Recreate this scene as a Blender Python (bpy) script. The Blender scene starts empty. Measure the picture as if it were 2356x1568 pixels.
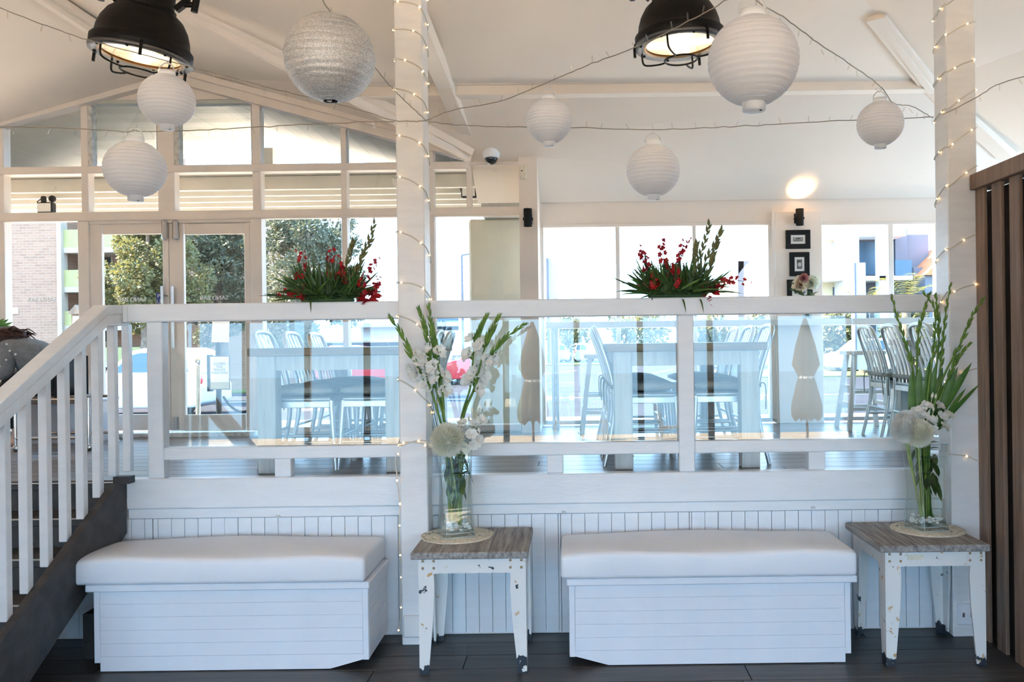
import bpy, bmesh, math, random
from mathutils import Vector, Matrix
random.seed(7)
S = bpy.context.scene
C = S.collection
PI = math.pi

# ------------------------------------------------------------------ camera
F_PX, CX, CY, W_PX, H_PX = 1950.0, 1320.0, 786.0, 2356.0, 1568.0
ROLL = math.radians(0.74)
EYE = 1.67
cam_d = bpy.data.cameras.new('camera')
cam = bpy.data.objects.new('camera', cam_d)
C.objects.link(cam)
cam_d.sensor_width = 36.0
cam_d.lens = F_PX / W_PX * 36.0
cam_d.shift_x = (W_PX / 2 - CX) / W_PX
cam_d.shift_y = (CY - H_PX / 2) / W_PX
cam_d.clip_end = 3000
cam.matrix_world = Matrix.Translation((0, 0, EYE)) @ Matrix.Rotation(PI / 2, 4, 'X') @ Matrix.Rotation(-ROLL, 4, 'Z')
S.camera = cam

# ------------------------------------------------------------------ world sky
world = bpy.data.worlds.new('sky')
S.world = world
world.use_nodes = True
wn = world.node_tree
wn.nodes.clear()
w_out = wn.nodes.new('ShaderNodeOutputWorld')
w_bg = wn.nodes.new('ShaderNodeBackground')
w_tc = wn.nodes.new('ShaderNodeTexCoord')
w_sep = wn.nodes.new('ShaderNodeSeparateXYZ')
w_ramp = wn.nodes.new('ShaderNodeValToRGB')
wn.links.new(w_tc.outputs['Generated'], w_sep.inputs[0])
wn.links.new(w_sep.outputs['Z'], w_ramp.inputs[0])
wn.links.new(w_ramp.outputs[0], w_bg.inputs[0])
wn.links.new(w_bg.outputs[0], w_out.inputs[0])
w_ramp.color_ramp.elements[0].position = 0.0
w_ramp.color_ramp.elements[0].color = (0.41, 0.70, 1.0, 1)
w_ramp.color_ramp.elements[1].position = 0.9
w_ramp.color_ramp.elements[1].color = (0.36, 0.62, 1.0, 1)
w_bg.inputs[1].default_value = 5.6

# ------------------------------------------------------------------ sun, exposure
sun_d = bpy.data.lights.new('sun', 'SUN')
sun_d.energy = 27.0
sun_d.angle = math.radians(1.0)
sun_d.color = (1.0, 0.86, 0.68)
sun = bpy.data.objects.new('sun', sun_d)
C.objects.link(sun)
sun.rotation_euler = Vector((0.72, -0.08, -0.69)).to_track_quat('-Z', 'Y').to_euler()
sun.location = (-30, 10, 30)
vs = S.view_settings
vs.view_transform = 'Standard'
vs.look = 'None'
vs.exposure = 0.79
vs.gamma = 1.0
vs.use_curve_mapping = False
S.cycles.use_adaptive_sampling = True
S.cycles.adaptive_threshold = 0.06
S.cycles.max_bounces = 7
S.cycles.diffuse_bounces = 4
S.cycles.glossy_bounces = 3
S.cycles.transmission_bounces = 8
S.cycles.transparent_max_bounces = 20
S.cycles.caustics_reflective = False
S.cycles.caustics_refractive = False
S.cycles.sample_clamp_indirect = 6.0

# ------------------------------------------------------------------ helpers
CR, SR = math.cos(ROLL), math.sin(ROLL)
def ray(px, py):
    u, v = px - CX, CY - py
    return (u * CR + v * SR) / F_PX, (-u * SR + v * CR) / F_PX
def P(px, py, Y):
    """point at depth Y seen at photo pixel (px, py)"""
    a, b = ray(px, py)
    return Vector((a * Y, Y, EYE + b * Y))
def PX(px, py, Y): return P(px, py, Y).x
def PZ(px, py, Y): return P(px, py, Y).z
def PXP(px, py, X):
    """point on the plane x = X"""
    a, b = ray(px, py)
    Y = X / a
    return Vector((X, Y, EYE + b * Y))

class MB:
    """collects geometry for one mesh"""
    def __init__(s): s.v, s.f, s.sm = [], [], []
    def add(s, vs, fs, smooth=False):
        n = len(s.v)
        s.v += [Vector(p) for p in vs]
        s.f += [tuple(i + n for i in f) for f in fs]
        s.sm += [smooth] * len(fs)
        return s
    def box(s, a, b, ch=0.0):
        x0, x1 = sorted((a[0], b[0])); y0, y1 = sorted((a[1], b[1])); z0, z1 = sorted((a[2], b[2]))
        ch = min(ch, (x1 - x0) * .45, (y1 - y0) * .45, (z1 - z0) * .45)
        if ch <= 0:
            vs = [(x, y, z) for z in (z0, z1) for y in (y0, y1) for x in (x0, x1)]
            return s.add(vs, [(0, 2, 3, 1), (4, 5, 7, 6), (0, 1, 5, 4), (2, 6, 7, 3), (0, 4, 6, 2), (1, 3, 7, 5)])
        vs, idx = [], {}
        for i in (0, 1):
            for j in (0, 1):
                for k in (0, 1):
                    X, Y, Z = (x0, x1)[i], (y0, y1)[j], (z0, z1)[k]
                    dx, dy, dz = (ch, -ch)[i], (ch, -ch)[j], (ch, -ch)[k]
                    for ax in range(3):
                        idx[(i, j, k, ax)] = len(vs)
                        vs.append((X if ax == 0 else X + dx, Y if ax == 1 else Y + dy, Z if ax == 2 else Z + dz))
        g = idx
        fs = []
        for i in (0, 1):
            q = [g[(i, 0, 0, 0)], g[(i, 1, 0, 0)], g[(i, 1, 1, 0)], g[(i, 0, 1, 0)]]; fs.append(q if i else q[::-1])
            q = [g[(0, i, 0, 1)], g[(0, i, 1, 1)], g[(1, i, 1, 1)], g[(1, i, 0, 1)]]; fs.append(q if i else q[::-1])
            q = [g[(0, 0, i, 2)], g[(1, 0, i, 2)], g[(1, 1, i, 2)], g[(0, 1, i, 2)]]; fs.append(q if i else q[::-1])
        for i in (0, 1):
            for j in (0, 1):
                q = [g[(i, j, 0, 0)], g[(i, j, 0, 1)], g[(i, j, 1, 1)], g[(i, j, 1, 0)]]; fs.append(q if i == j else q[::-1])
                q = [g[(i, 0, j, 0)], g[(i, 0, j, 2)], g[(i, 1, j, 2)], g[(i, 1, j, 0)]]; fs.append(q[::-1] if i == j else q)
                q = [g[(0, i, j, 1)], g[(0, i, j, 2)], g[(1, i, j, 2)], g[(1, i, j, 1)]]; fs.append(q if i == j else q[::-1])
                for k in (0, 1):
                    q = [g[(i, j, k, 0)], g[(i, j, k, 1)], g[(i, j, k, 2)]]
                    fs.append(q if (i + j + k) % 2 else q[::-1])
        return s.add(vs, fs)
    def bar(s, p, q, w, h, up=(0, 0, 1)):
        """rectangular bar from p to q: w across, h along the up side"""
        p, q = Vector(p), Vector(q); d = (q - p).normalized(); up = Vector(up)
        sx = d.cross(up)
        if sx.length < 1e-5: sx = d.cross(Vector((0, 1, 0)))
        sx.normalize(); uz = sx.cross(d).normalized()
        vs = [c + sx * a * w / 2 + uz * b * h / 2 for c in (p, q) for a, b in ((-1, -1), (1, -1), (1, 1), (-1, 1))]
        return s.add(vs, [(0, 1, 2, 3), (7, 6, 5, 4), (0, 4, 5, 1), (1, 5, 6, 2), (2, 6, 7, 3), (3, 7, 4, 0)])
    def tube(s, pts, r, n=8, cap=True, closed=False):
        pts = [Vector(p) for p in pts]; m = len(pts)
        rs = r if isinstance(r, (list, tuple)) else [r] * m
        vs, fs = [], []; prev = None
        for i, p in enumerate(pts):
            if closed: d = pts[(i + 1) % m] - pts[i - 1]
            else: d = pts[min(i + 1, m - 1)] - pts[max(i - 1, 0)]
            if d.length < 1e-9: d = Vector((0, 0, 1))
            d.normalize()
            if prev is None:
                a = d.orthogonal().normalized()
            else:
                a = prev - d * prev.dot(d)
                a = a.normalized() if a.length > 1e-6 else d.orthogonal().normalized()
            prev = a; b = d.cross(a)
            for k in range(n):
                t = 2 * PI * k / n
                vs.append(p + (a * math.cos(t) + b * math.sin(t)) * rs[i])
        for i in range(m if closed else m - 1):
            j = (i + 1) % m
            for k in range(n):
                l = (k + 1) % n
                fs.append((i * n + k, i * n + l, j * n + l, j * n + k))
        s.add(vs, fs, True)
        if cap and not closed:
            s.add(vs[:n], [tuple(range(n))[::-1]]); s.add(vs[-n:], [tuple(range(n))])
        return s
    def lathe(s, prof, n=32, c=(0, 0, 0), M=None, smooth=True):
        """prof: (radius, z) from one end to the other"""
        vs, fs = [], []; m = len(prof); c = Vector(c)
        for r, z in prof:
            for k in range(n):
                t = 2 * PI * k / n
                p = Vector((r * math.cos(t), r * math.sin(t), z))
                vs.append((M @ p if M else p) + c)
        for i in range(m - 1):
            for k in range(n):
                l = (k + 1) % n
                fs.append((i * n + k, i * n + l, (i + 1) * n + l, (i + 1) * n + k))
        return s.add(vs, fs, smooth)
    def prism(s, poly, d):
        """polygon in 3-D, extruded by vector d"""
        poly = [Vector(p) for p in poly]; n = len(poly); d = Vector(d)
        return s.add(poly + [p + d for p in poly], [tuple(range(n)), tuple(range(n, 2 * n))[::-1]] +
                     [(i, i + n, (i + 1) % n + n, (i + 1) % n) for i in range(n)])
    def sphere(s, c, r, nu=12, nv=8, sc=(1, 1, 1), M=None):
        vs, fs = [], []; c = Vector(c)
        for j in range(nv + 1):
            ph = PI * j / nv
            for i in range(nu):
                t = 2 * PI * i / nu
                p = Vector((r * sc[0] * math.sin(ph) * math.cos(t), r * sc[1] * math.sin(ph) * math.sin(t), r * sc[2] * math.cos(ph)))
                vs.append((M @ p if M else p) + c)
        for j in range(nv):
            for i in range(nu):
                k = (i + 1) % nu
                fs.append((j * nu + i, (j + 1) * nu + i, (j + 1) * nu + k, j * nu + k))
        return s.add(vs, fs, True)
    def leaf(s, p, d, side, L, w, droop=0.0, n=4, fold=0.15):
        """pointed leaf blade from p along d"""
        p, d = Vector(p), Vector(d).normalized(); side = Vector(side)
        side = side - d * side.dot(d)
        if side.length < 1e-5: side = d.orthogonal()
        side.normalize(); nrm = d.cross(side)
        vs, fs = [], []
        for i in range(n + 1):
            t = i / n
            c = p + d * L * t + Vector((0, 0, -1)) * droop * L * t * t
            ww = w * (math.sin(PI * min(1, t * .86 + .10)) ** .8) if 0 < t < 1 else w * (.25 if t == 0 else .02)
            vs += [c - side * ww / 2 + nrm * fold * ww, c, c + side * ww / 2 + nrm * fold * ww]
        for i in range(n):
            a = i * 3
            fs += [(a, a + 1, a + 4, a + 3), (a + 1, a + 2, a + 5, a + 4)]
        return s.add(vs, fs, True)
    def build(s, name, mat, parent=None, origin=None, fix=True):
        me = bpy.data.meshes.new(name)
        xs = [p.x for p in s.v]; ys = [p.y for p in s.v]; zs = [p.z for p in s.v]
        o = Vector(origin) if origin is not None else Vector(((min(xs) + max(xs)) / 2, (min(ys) + max(ys)) / 2, min(zs)))
        me.from_pydata([tuple(p - o) for p in s.v], [], s.f)
        me.polygons.foreach_set('use_smooth', s.sm)
        me.update()
        if fix:
            bm = bmesh.new(); bm.from_mesh(me)
            bmesh.ops.recalc_face_normals(bm, faces=bm.faces)
            bm.to_mesh(me); bm.free()
        if mat is not None: me.materials.append(M[mat] if isinstance(mat, str) else mat)
        ob = bpy.data.objects.new(name, me)
        C.objects.link(ob)
        ob.location = o - (base_of(parent) if parent else Vector())
        ob['_base'] = tuple(o)
        if parent: ob.parent = parent
        return ob

def base_of(o): return Vector(o['_base'])
def tag(o, label=None, cat=None, group=None, kind=None):
    if label: o['label'] = label
    if cat: o['category'] = cat
    if group: o['group'] = group
    if kind: o['kind'] = kind
    return o
def thing(name, loc, label, cat, group=None):
    o = bpy.data.objects.new(name, None); C.objects.link(o)
    o.empty_display_size = 0.1
    o.location = loc; o['_base'] = tuple(loc)
    return tag(o, label, cat, group)
def struct(name, mb, mat, **k): return tag(mb.build(name, mat, **k), kind='structure')
def sgroup(name, loc):
    o = bpy.data.objects.new(name, None); C.objects.link(o)
    o.location = loc; o['_base'] = tuple(loc)
    return tag(o, kind='structure')
def copy_tree(o, parent=None):
    c = o.copy(); C.objects.link(c); c.parent = parent
    for ch in [x for x in C.objects if x.parent == o]:
        copy_tree(ch, c)
    return c
def copy_child(src, parent, loc):
    """a further piece sharing mesh data; loc = its base point in world coordinates"""
    c = src.copy(); C.objects.link(c); c.parent = parent
    c.location = Vector(loc) - base_of(parent); c['_base'] = tuple(loc)
    return c
def bx(name, a, b, mat, parent=None, ch=0.0): return MB().box(a, b, ch).build(name, mat, parent)
def mod_bevel(o, w, n=2):
    m = o.modifiers.new('bevel', 'BEVEL'); m.width = w; m.segments = n; m.limit_method = 'ANGLE'; return o
def lerp(a, b, t): return a + (b - a) * t

# ------------------------------------------------------------------ materials
M = {}
def newmat(name):
    m = bpy.data.materials.new(name); m.use_nodes = True; M[name] = m
    nt = m.node_tree; nt.nodes.clear()
    out = nt.nodes.new('ShaderNodeOutputMaterial')
    return m, nt, out
def pr(name, col, rough=0.5, metal=0.0, var=0.06, scale=6.0, bump=0.0, bscale=40.0, stretch=None, col2=None, emit=None, es=0.0, coat=0.0, sss=0.0):
    """principled material with a noise-driven colour variation and fine relief"""
    m, nt, out = newmat(name); N, L = nt.nodes, nt.links
    b = N.new('ShaderNodeBsdfPrincipled'); L.new(b.outputs[0], out.inputs[0])
    tc = N.new('ShaderNodeTexCoord'); mp = N.new('ShaderNodeMapping'); L.new(tc.outputs['Object'], mp.inputs[0])
    if stretch: mp.inputs['Scale'].default_value = stretch
    no = N.new('ShaderNodeTexNoise'); no.inputs['Scale'].default_value = scale; no.inputs['Detail'].default_value = 5
    L.new(mp.outputs[0], no.inputs['Vector'])
    mx = N.new('ShaderNodeMix'); mx.data_type = 'RGBA'
    c1 = col2 if col2 else tuple(max(0, c * (1 - var)) for c in col); c2 = col if col2 else tuple(min(1, c * (1 + var)) for c in col)
    mx.inputs['A'].default_value = (*c1, 1); mx.inputs['B'].default_value = (*c2, 1)
    rp = N.new('ShaderNodeValToRGB'); rp.color_ramp.elements[0].position = .35; rp.color_ramp.elements[1].position = .65
    L.new(no.outputs['Fac'], rp.inputs[0]); L.new(rp.outputs[0], mx.inputs['Factor'])
    L.new(mx.outputs['Result'], b.inputs['Base Color'])
    b.inputs['Roughness'].default_value = rough; b.inputs['Metallic'].default_value = metal
    if coat: b.inputs['Coat Weight'].default_value = coat
    if sss:
        b.inputs['Subsurface Weight'].default_value = sss; b.inputs['Subsurface Radius'].default_value = (.02, .015, .01)
    if emit:
        b.inputs['Emission Color'].default_value = (*emit, 1); b.inputs['Emission Strength'].default_value = es
    if bump:
        n2 = N.new('ShaderNodeTexNoise'); n2.inputs['Scale'].default_value = bscale; n2.inputs['Detail'].default_value = 3
        L.new(mp.outputs[0], n2.inputs['Vector'])
        bp = N.new('ShaderNodeBump'); bp.inputs['Strength'].default_value = bump; bp.inputs['Distance'].default_value = .01
        L.new(n2.outputs['Fac'], bp.inputs['Height']); L.new(bp.outputs[0], b.inputs['Normal'])
    return m
def thin_glass(name, tint=(1, 1, 1), f0=0.04, k=1.0):
    """clear sheet: transparent with a Fresnel mirror"""
    m, nt, out = newmat(name); N, L = nt.nodes, nt.links
    lw = N.new('ShaderNodeLayerWeight'); lw.inputs['Blend'].default_value = .5
    pw = N.new('ShaderNodeMath'); pw.operation = 'POWER'; L.new(lw.outputs['Facing'], pw.inputs[0]); pw.inputs[1].default_value = 5
    ma = N.new('ShaderNodeMath'); ma.operation = 'MULTIPLY_ADD'; L.new(pw.outputs[0], ma.inputs[0]); ma.inputs[1].default_value = (1 - f0) * k; ma.inputs[2].default_value = f0
    t = N.new('ShaderNodeBsdfTransparent'); t.inputs[0].default_value = (*tint, 1)
    g = N.new('ShaderNodeBsdfGlossy'); g.inputs['Roughness'].default_value = 0.0
    mx = N.new('ShaderNodeMixShader'); L.new(ma.outputs[0], mx.inputs[0]); L.new(t.outputs[0], mx.inputs[1]); L.new(g.outputs[0], mx.inputs[2])
    L.new(mx.outputs[0], out.inputs[0]); return m
def leafy(name, col, col2, rough=.5, trans=.3):
    """thin petal or leaf: diffuse plus light passing through"""
    m, nt, out = newmat(name); N, L = nt.nodes, nt.links
    tc = N.new('ShaderNodeTexCoord'); no = N.new('ShaderNodeTexNoise'); no.inputs['Scale'].default_value = 14
    L.new(tc.outputs['Object'], no.inputs['Vector'])
    mx = N.new('ShaderNodeMix'); mx.data_type = 'RGBA'; mx.inputs['A'].default_value = (*col, 1); mx.inputs['B'].default_value = (*col2, 1)
    rp = N.new('ShaderNodeValToRGB'); rp.color_ramp.elements[0].position = .35; rp.color_ramp.elements[1].position = .65
    L.new(no.outputs['Fac'], rp.inputs[0]); L.new(rp.outputs[0], mx.inputs['Factor'])
    b = N.new('ShaderNodeBsdfPrincipled'); L.new(mx.outputs['Result'], b.inputs['Base Color']); b.inputs['Roughness'].default_value = rough
    t = N.new('ShaderNodeBsdfTranslucent'); L.new(mx.outputs['Result'], t.inputs[0])
    ms = N.new('ShaderNodeMixShader'); ms.inputs[0].default_value = trans
    L.new(b.outputs[0], ms.inputs[1]); L.new(t.outputs[0], ms.inputs[2]); L.new(ms.outputs[0], out.inputs[0]); return m
def emitmat(name, col, st):
    m, nt, out = newmat(name); e = nt.nodes.new('ShaderNodeEmission'); e.inputs[0].default_value = (*col, 1); e.inputs[1].default_value = st
    nt.links.new(e.outputs[0], out.inputs[0]); return m
def wood(name, c1, c2, rough=.5, axis=0, scale=3.0, bump=.15, rand=.25):
    """grain along one axis; each piece slightly different"""
    m, nt, out = newmat(name); N, L = nt.nodes, nt.links
    b = N.new('ShaderNodeBsdfPrincipled'); L.new(b.outputs[0], out.inputs[0]); b.inputs['Roughness'].default_value = rough
    tc = N.new('ShaderNodeTexCoord'); oi = N.new('ShaderNodeObjectInfo'); mp = N.new('ShaderNodeMapping')
    sc = [14.0, 14.0, 14.0]; sc[axis] = 1.0; mp.inputs['Scale'].default_value = sc
    ad = N.new('ShaderNodeVectorMath'); ad.operation = 'ADD'; L.new(tc.outputs['Object'], ad.inputs[0])
    cm = N.new('ShaderNodeCombineXYZ'); ml = N.new('ShaderNodeMath'); ml.operation = 'MULTIPLY'; ml.inputs[1].default_value = 37
    L.new(oi.outputs['Random'], ml.inputs[0])
    for i in range(3): L.new(ml.outputs[0], cm.inputs[i])
    L.new(cm.outputs[0], ad.inputs[1]); L.new(ad.outputs[0], mp.inputs[0])
    no = N.new('ShaderNodeTexNoise'); no.inputs['Scale'].default_value = scale; no.inputs['Detail'].default_value = 8; no.inputs['Roughness'].default_value = .65
    L.new(mp.outputs[0], no.inputs['Vector'])
    rp = N.new('ShaderNodeValToRGB'); rp.color_ramp.elements[0].position = .3; rp.color_ramp.elements[1].position = .7
    rp.color_ramp.elements[0].color = (*c1, 1); rp.color_ramp.elements[1].color = (*c2, 1)
    L.new(no.outputs['Fac'], rp.inputs[0])
    hs = N.new('ShaderNodeHueSaturation'); L.new(rp.outputs[0], hs.inputs['Color'])
    mr = N.new('ShaderNodeMapRange'); mr.inputs['To Min'].default_value = 1 - rand; mr.inputs['To Max'].default_value = 1 + rand
    L.new(oi.outputs['Random'], mr.inputs[0]); L.new(mr.outputs[0], hs.inputs['Value'])
    L.new(hs.outputs[0], b.inputs['Base Color'])
    bp = N.new('ShaderNodeBump'); bp.inputs['Strength'].default_value = bump; bp.inputs['Distance'].default_value = .004
    L.new(no.outputs['Fac'], bp.inputs['Height']); L.new(bp.outputs[0], b.inputs['Normal']); return m
def chipped(name):
    """white enamel on steel with dark chips and rust; more wear at the feet"""
    m, nt, out = newmat(name); N, L = nt.nodes, nt.links
    b = N.new('ShaderNodeBsdfPrincipled'); L.new(b.outputs[0], out.inputs[0]); b.inputs['Roughness'].default_value = .38
    tc = N.new('ShaderNodeTexCoord'); ge = N.new('ShaderNodeNewGeometry'); sp = N.new('ShaderNodeSeparateXYZ'); L.new(ge.outputs['Position'], sp.inputs[0])
    n1 = N.new('ShaderNodeTexNoise'); n1.inputs['Scale'].default_value = 16; n1.inputs['Detail'].default_value = 7; n1.inputs['Roughness'].default_value = .62
    n2 = N.new('ShaderNodeTexNoise'); n2.inputs['Scale'].default_value = 21; n2.inputs['Detail'].default_value = 5
    L.new(ge.outputs['Position'], n1.inputs['Vector'])
    ofs = N.new('ShaderNodeVectorMath'); ofs.operation = 'ADD'; ofs.inputs[1].default_value = (5, 9, 3); L.new(ge.outputs['Position'], ofs.inputs[0]); L.new(ofs.outputs[0], n2.inputs['Vector'])
    low = N.new('ShaderNodeMapRange'); low.inputs['From Min'].default_value = 0.0; low.inputs['From Max'].default_value = .09; low.inputs['To Min'].default_value = .30; low.inputs['To Max'].default_value = 0
    L.new(sp.outputs['Z'], low.inputs[0])
    ad = N.new('ShaderNodeMath'); L.new(n1.outputs['Fac'], ad.inputs[0]); L.new(low.outputs[0], ad.inputs[1])
    r1 = N.new('ShaderNodeValToRGB'); r1.color_ramp.elements[0].position = .656; r1.color_ramp.elements[1].position = .666; L.new(ad.outputs[0], r1.inputs[0])
    r2 = N.new('ShaderNodeValToRGB'); r2.color_ramp.elements[0].position = .645; r2.color_ramp.elements[1].position = .70; L.new(n2.outputs['Fac'], r2.inputs[0])
    m1 = N.new('ShaderNodeMix'); m1.data_type = 'RGBA'; m1.inputs['A'].default_value = (.80, .80, .78, 1); m1.inputs['B'].default_value = (.55, .33, .12, 1); L.new(r2.outputs[0], m1.inputs['Factor'])
    m2 = N.new('ShaderNodeMix'); m2.data_type = 'RGBA'; L.new(m1.outputs['Result'], m2.inputs['A']); m2.inputs['B'].default_value = (.03, .035, .045, 1); L.new(r1.outputs[0], m2.inputs['Factor'])
    L.new(m2.outputs['Result'], b.inputs['Base Color']); return m

pr('white_paint', (.84, .83, .81), .42, var=.02, bump=.05, bscale=60)
pr('white_wood', (.81, .845, .88), .34, var=.025, bump=.12, bscale=26, stretch=(.6, 3, 3))
pr('white_post', (.84, .835, .835), .38, var=.03, bump=.10, bscale=40, stretch=(1, 1, 5))
pr('ceiling_paint', (.92, .81, .70), .75, var=.015, scale=2)
pr('wall_paint', (.88, .785, .70), .7, var=.015, scale=2)
pr('frame_paint', (.86, .775, .70), .5, var=.03)
pr('louvre_trim', (.55, .56, .50), .5)
pr('old_paint', (.62, .60, .56), .6, var=.25, scale=25)
pr('bench_white', (.77, .81, .87), .38, var=.02)
pr('vinyl', (.80, .83, .88), .42, var=.02, scale=3, bump=.06, bscale=160)
wood('deck_wood', (.10, .082, .072), (.225, .19, .17), .32, 0, 2.2, .1, .2)
wood('dark_floor', (.028, .026, .024), (.085, .078, .072), .42, 0, 2.0, .12, .28)
wood('screen_wood', (.15, .092, .062), (.32, .215, .155), .6, 2, 2.0, .2, .12)
wood('grey_wood', (.12, .112, .108), (.50, .485, .47), .7, 1, 3.6, .5, .08)
wood('table_wood', (.17, .12, .075), (.36, .28, .19), .5, 0, 2.0, .15, .12)
wood('washed_leg', (.50, .52, .50), (.74, .75, .73), .6, 2, 2.2, .15, .08)
pr('dark_stair', (.040, .037, .036), .55, var=.3, scale=12, bump=.2, bscale=70)
pr('nosing', (.6, .6, .58), .35)
chipped('chipped_enamel')
pr('brass_screw', (.45, .34, .2), .5, .6)
pr('aluminium', (.66, .68, .69), .42, .9, var=.05, scale=14)
pr('cushion', (.36, .36, .34), .85, var=.18, scale=9, bump=.3, bscale=300)
pr('black_metal', (.006, .005, .004), .5, 0, var=.3, scale=20)
pr('black_paint', (.012, .012, .012), .6)
pr('gap_shade', (.06, .043, .036), .8)  # shade between the screen slats, put in as a dark colour
pr('rim_grey', (.12, .12, .12), .4, .7)
pr('reflector', (.82, .80, .76), .3, .3, var=.06)
pr('copper_ring', (.35, .20, .08), .4, .8)
leafy('lantern_paper', (.94, .95, .99), (.95, .96, 1.0), .7, .2)
pr('lantern_plastic', (.88, .90, .95), .4)
pr('lantern_rib', (.76, .77, .86), .5)
pr('wire_white', (.78, .78, .78), .4)
pr('string_wire', (.36, .31, .24), .5, .2)
thin_glass('clear_bulb', (.95, .93, .88), .08)
emitmat('bulb_glow', (1.0, .80, .48), 14)
emitmat('fairy_glow', (1.0, .60, .22), 6)
emitmat('sconce_glow', (1.0, .78, .5), 18)
for n_ in ('fairy_glow', 'bulb_glow', 'sconce_glow'): M[n_].cycles.emission_sampling = 'NONE'
pr('rope_clear', (.70, .64, .54), .25)
thin_glass('rail_glass', (.955, .985, .975), .042)
thin_glass('window_glass', (.98, .99, .985), .028)
thin_glass('louvre_glass', (.975, .985, .975), .04)
thin_glass('vase_glass', (.985, .993, .988), .045)
thin_glass('water', (.975, .988, .96), .02)
pr('glass_edge', (.50, .60, .58), .2)
pr('pebble', (.84, .85, .85), .4)
pr('doily', (.80, .74, .60), .7, var=.1, scale=40)
leafy('glad_green', (.10, .22, .025), (.23, .38, .06), .45, .25)
leafy('leaf_dark', (.025, .06, .012), (.07, .13, .03), .45, .2)
leafy('leaf_mid', (.06, .15, .03), (.12, .24, .05), .45, .25)
leafy('stem_pale', (.30, .45, .12), (.50, .62, .25), .4, .2)
leafy('petal_white', (.92, .92, .87), (.95, .95, .92), .5, .3)
leafy('petal_cream', (.92, .91, .74), (.95, .94, .86), .5, .3)
leafy('petal_red', (.42, .012, .02), (.60, .03, .035), .45, .25)
leafy('petal_pink', (.55, .20, .20), (.62, .30, .26), .5, .25)
leafy('petal_peach', (.86, .70, .50), (.88, .80, .66), .5, .3)
pr('foam', (.05, .10, .04), .8)
pr('chrome', (.75, .75, .75), .12, 1.0)
def dull(name, v):
    for n_ in M[name].node_tree.nodes:
        if n_.type == 'BSDF_PRINCIPLED': n_.inputs['Specular IOR Level'].default_value = v
for n_ in ('black_paint', 'black_metal'): dull(n_, .2)
dull('gap_shade', .05)
pr('steel', (.5, .5, .5), .3, 1.0)
# ================================================================== THE BUILDING
DECK = 0.90
YW = 4.86            # knee wall
FL, FR = 7.30, 7.80  # far wall: glazed gable on the left, window wall on the right
XL, XR, YB = -6.5, 5.0, -4.5
rnd = random.Random(3)

def planks(parent, mat, x0, x1, y0, y1, z1, th, wid, length, gap=.004):
    """floor boards along x, each a piece of its own"""
    protos = {}
    y = y0; row = 0
    while y < y1 - .01:
        yy = min(y + wid, y1); x = x0 - rnd.random() * length
        while x < x1:
            a, b = max(x, x0), min(x + length, x1)
            if b - a > .05:
                key = (round(b - a, 3), round(yy - y, 3))
                base = Vector(((a + b) / 2, (y + yy) / 2, z1 - th))
                if key in protos: copy_child(protos[key], parent, base)
                else: protos[key] = bx('plank', (a + gap / 2, y + gap / 2, z1 - th), (b - gap / 2, yy - gap / 2, z1), mat, parent, .0015)
            x += length
        y += wid; row += 1

floor = struct('floor', MB().box((XL, YB, -.20), (XR, 4.9, -.02)), 'dark_floor')
planks(floor, 'dark_floor', -4.4, 3.4, 2.45, 4.87, 0.0, .02, .19, 1.9)
bx('rear_boards', (XL, YB, -.02), (XR, 2.45, 0), 'dark_floor', floor)
bx('side_boards', (XL, 2.45, -.02), (-4.4, 4.87, 0), 'dark_floor', floor)
bx('side_boards', (3.4, 2.45, -.02), (XR, 4.87, 0), 'dark_floor', floor)

deck = struct('floor_deck', MB().box((XL, 4.90, -.2), (XR, 7.95, DECK - .022)), 'deck_wood')
planks(deck, 'deck_wood', XL, XR, 4.935, 7.79, DECK, .022, .178, 2.2)
# edge strip of the deck behind the fascia
bx('edge_strip', (PX(290, 1100, 4.93), 4.905, DECK - .022), (PX(2150, 1080, 4.93), 4.934, DECK + .004), 'aluminium', deck)

# ---- knee wall: backing, upright boards, strip, fascia
kx0, kx1 = PX(150, 1300, YW), 2.20
knee = struct('wall_knee', MB().box((XL, YW + .016, 0), (XR, 4.90, .80)), 'white_paint')
pitch = .0765; n_b = int((kx1 - kx0) / pitch)
kz1 = PZ(600, 1190, YW)
proto = None
for i in range(n_b + 1):
    a = kx0 + i * pitch; w = pitch - (.0006 if i % 12 else .003)
    if proto is None: proto = bx('board', (a, YW, .012), (a + w, YW + .016, kz1), 'white_wood', knee, .0011)
    elif i % 12 == 0: bx('board', (a, YW, .012), (a + w, YW + .016, kz1), 'white_wood', knee, .0011)
    else: copy_child(proto, knee, (a + w / 2, YW + .008, .012))
fx0 = PX(291, 1130, 4.83)
zf1, zf0, zs0 = PZ(600, 1098, 4.83), PZ(600, 1167, 4.83), PZ(600, 1190, 4.84)
bx('strip', (fx0, 4.845, zs0), (2.2, YW + .016, zf0 - .002), 'white_wood', knee, .004)
bx('fascia', (fx0, 4.825, zf0), (2.2, 4.904, zf1), 'white_wood', knee, .006)
for px, py in ((640, 1187), (1297, 1177), (1870, 1167)):
    p = P(px, py, 4.845); bx('catch', (p.x - .012, 4.835, p.z - .006), (p.x + .012, 4.845, p.z + .006), 'nosing', knee, .002)
for px in (352, 1290, 1586):
    p = P(px, 1220, YW); bx('panel_joint', (p.x - .0015, YW - .001, .012), (p.x + .0015, YW + .002, kz1), 'black_paint', knee)

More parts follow.
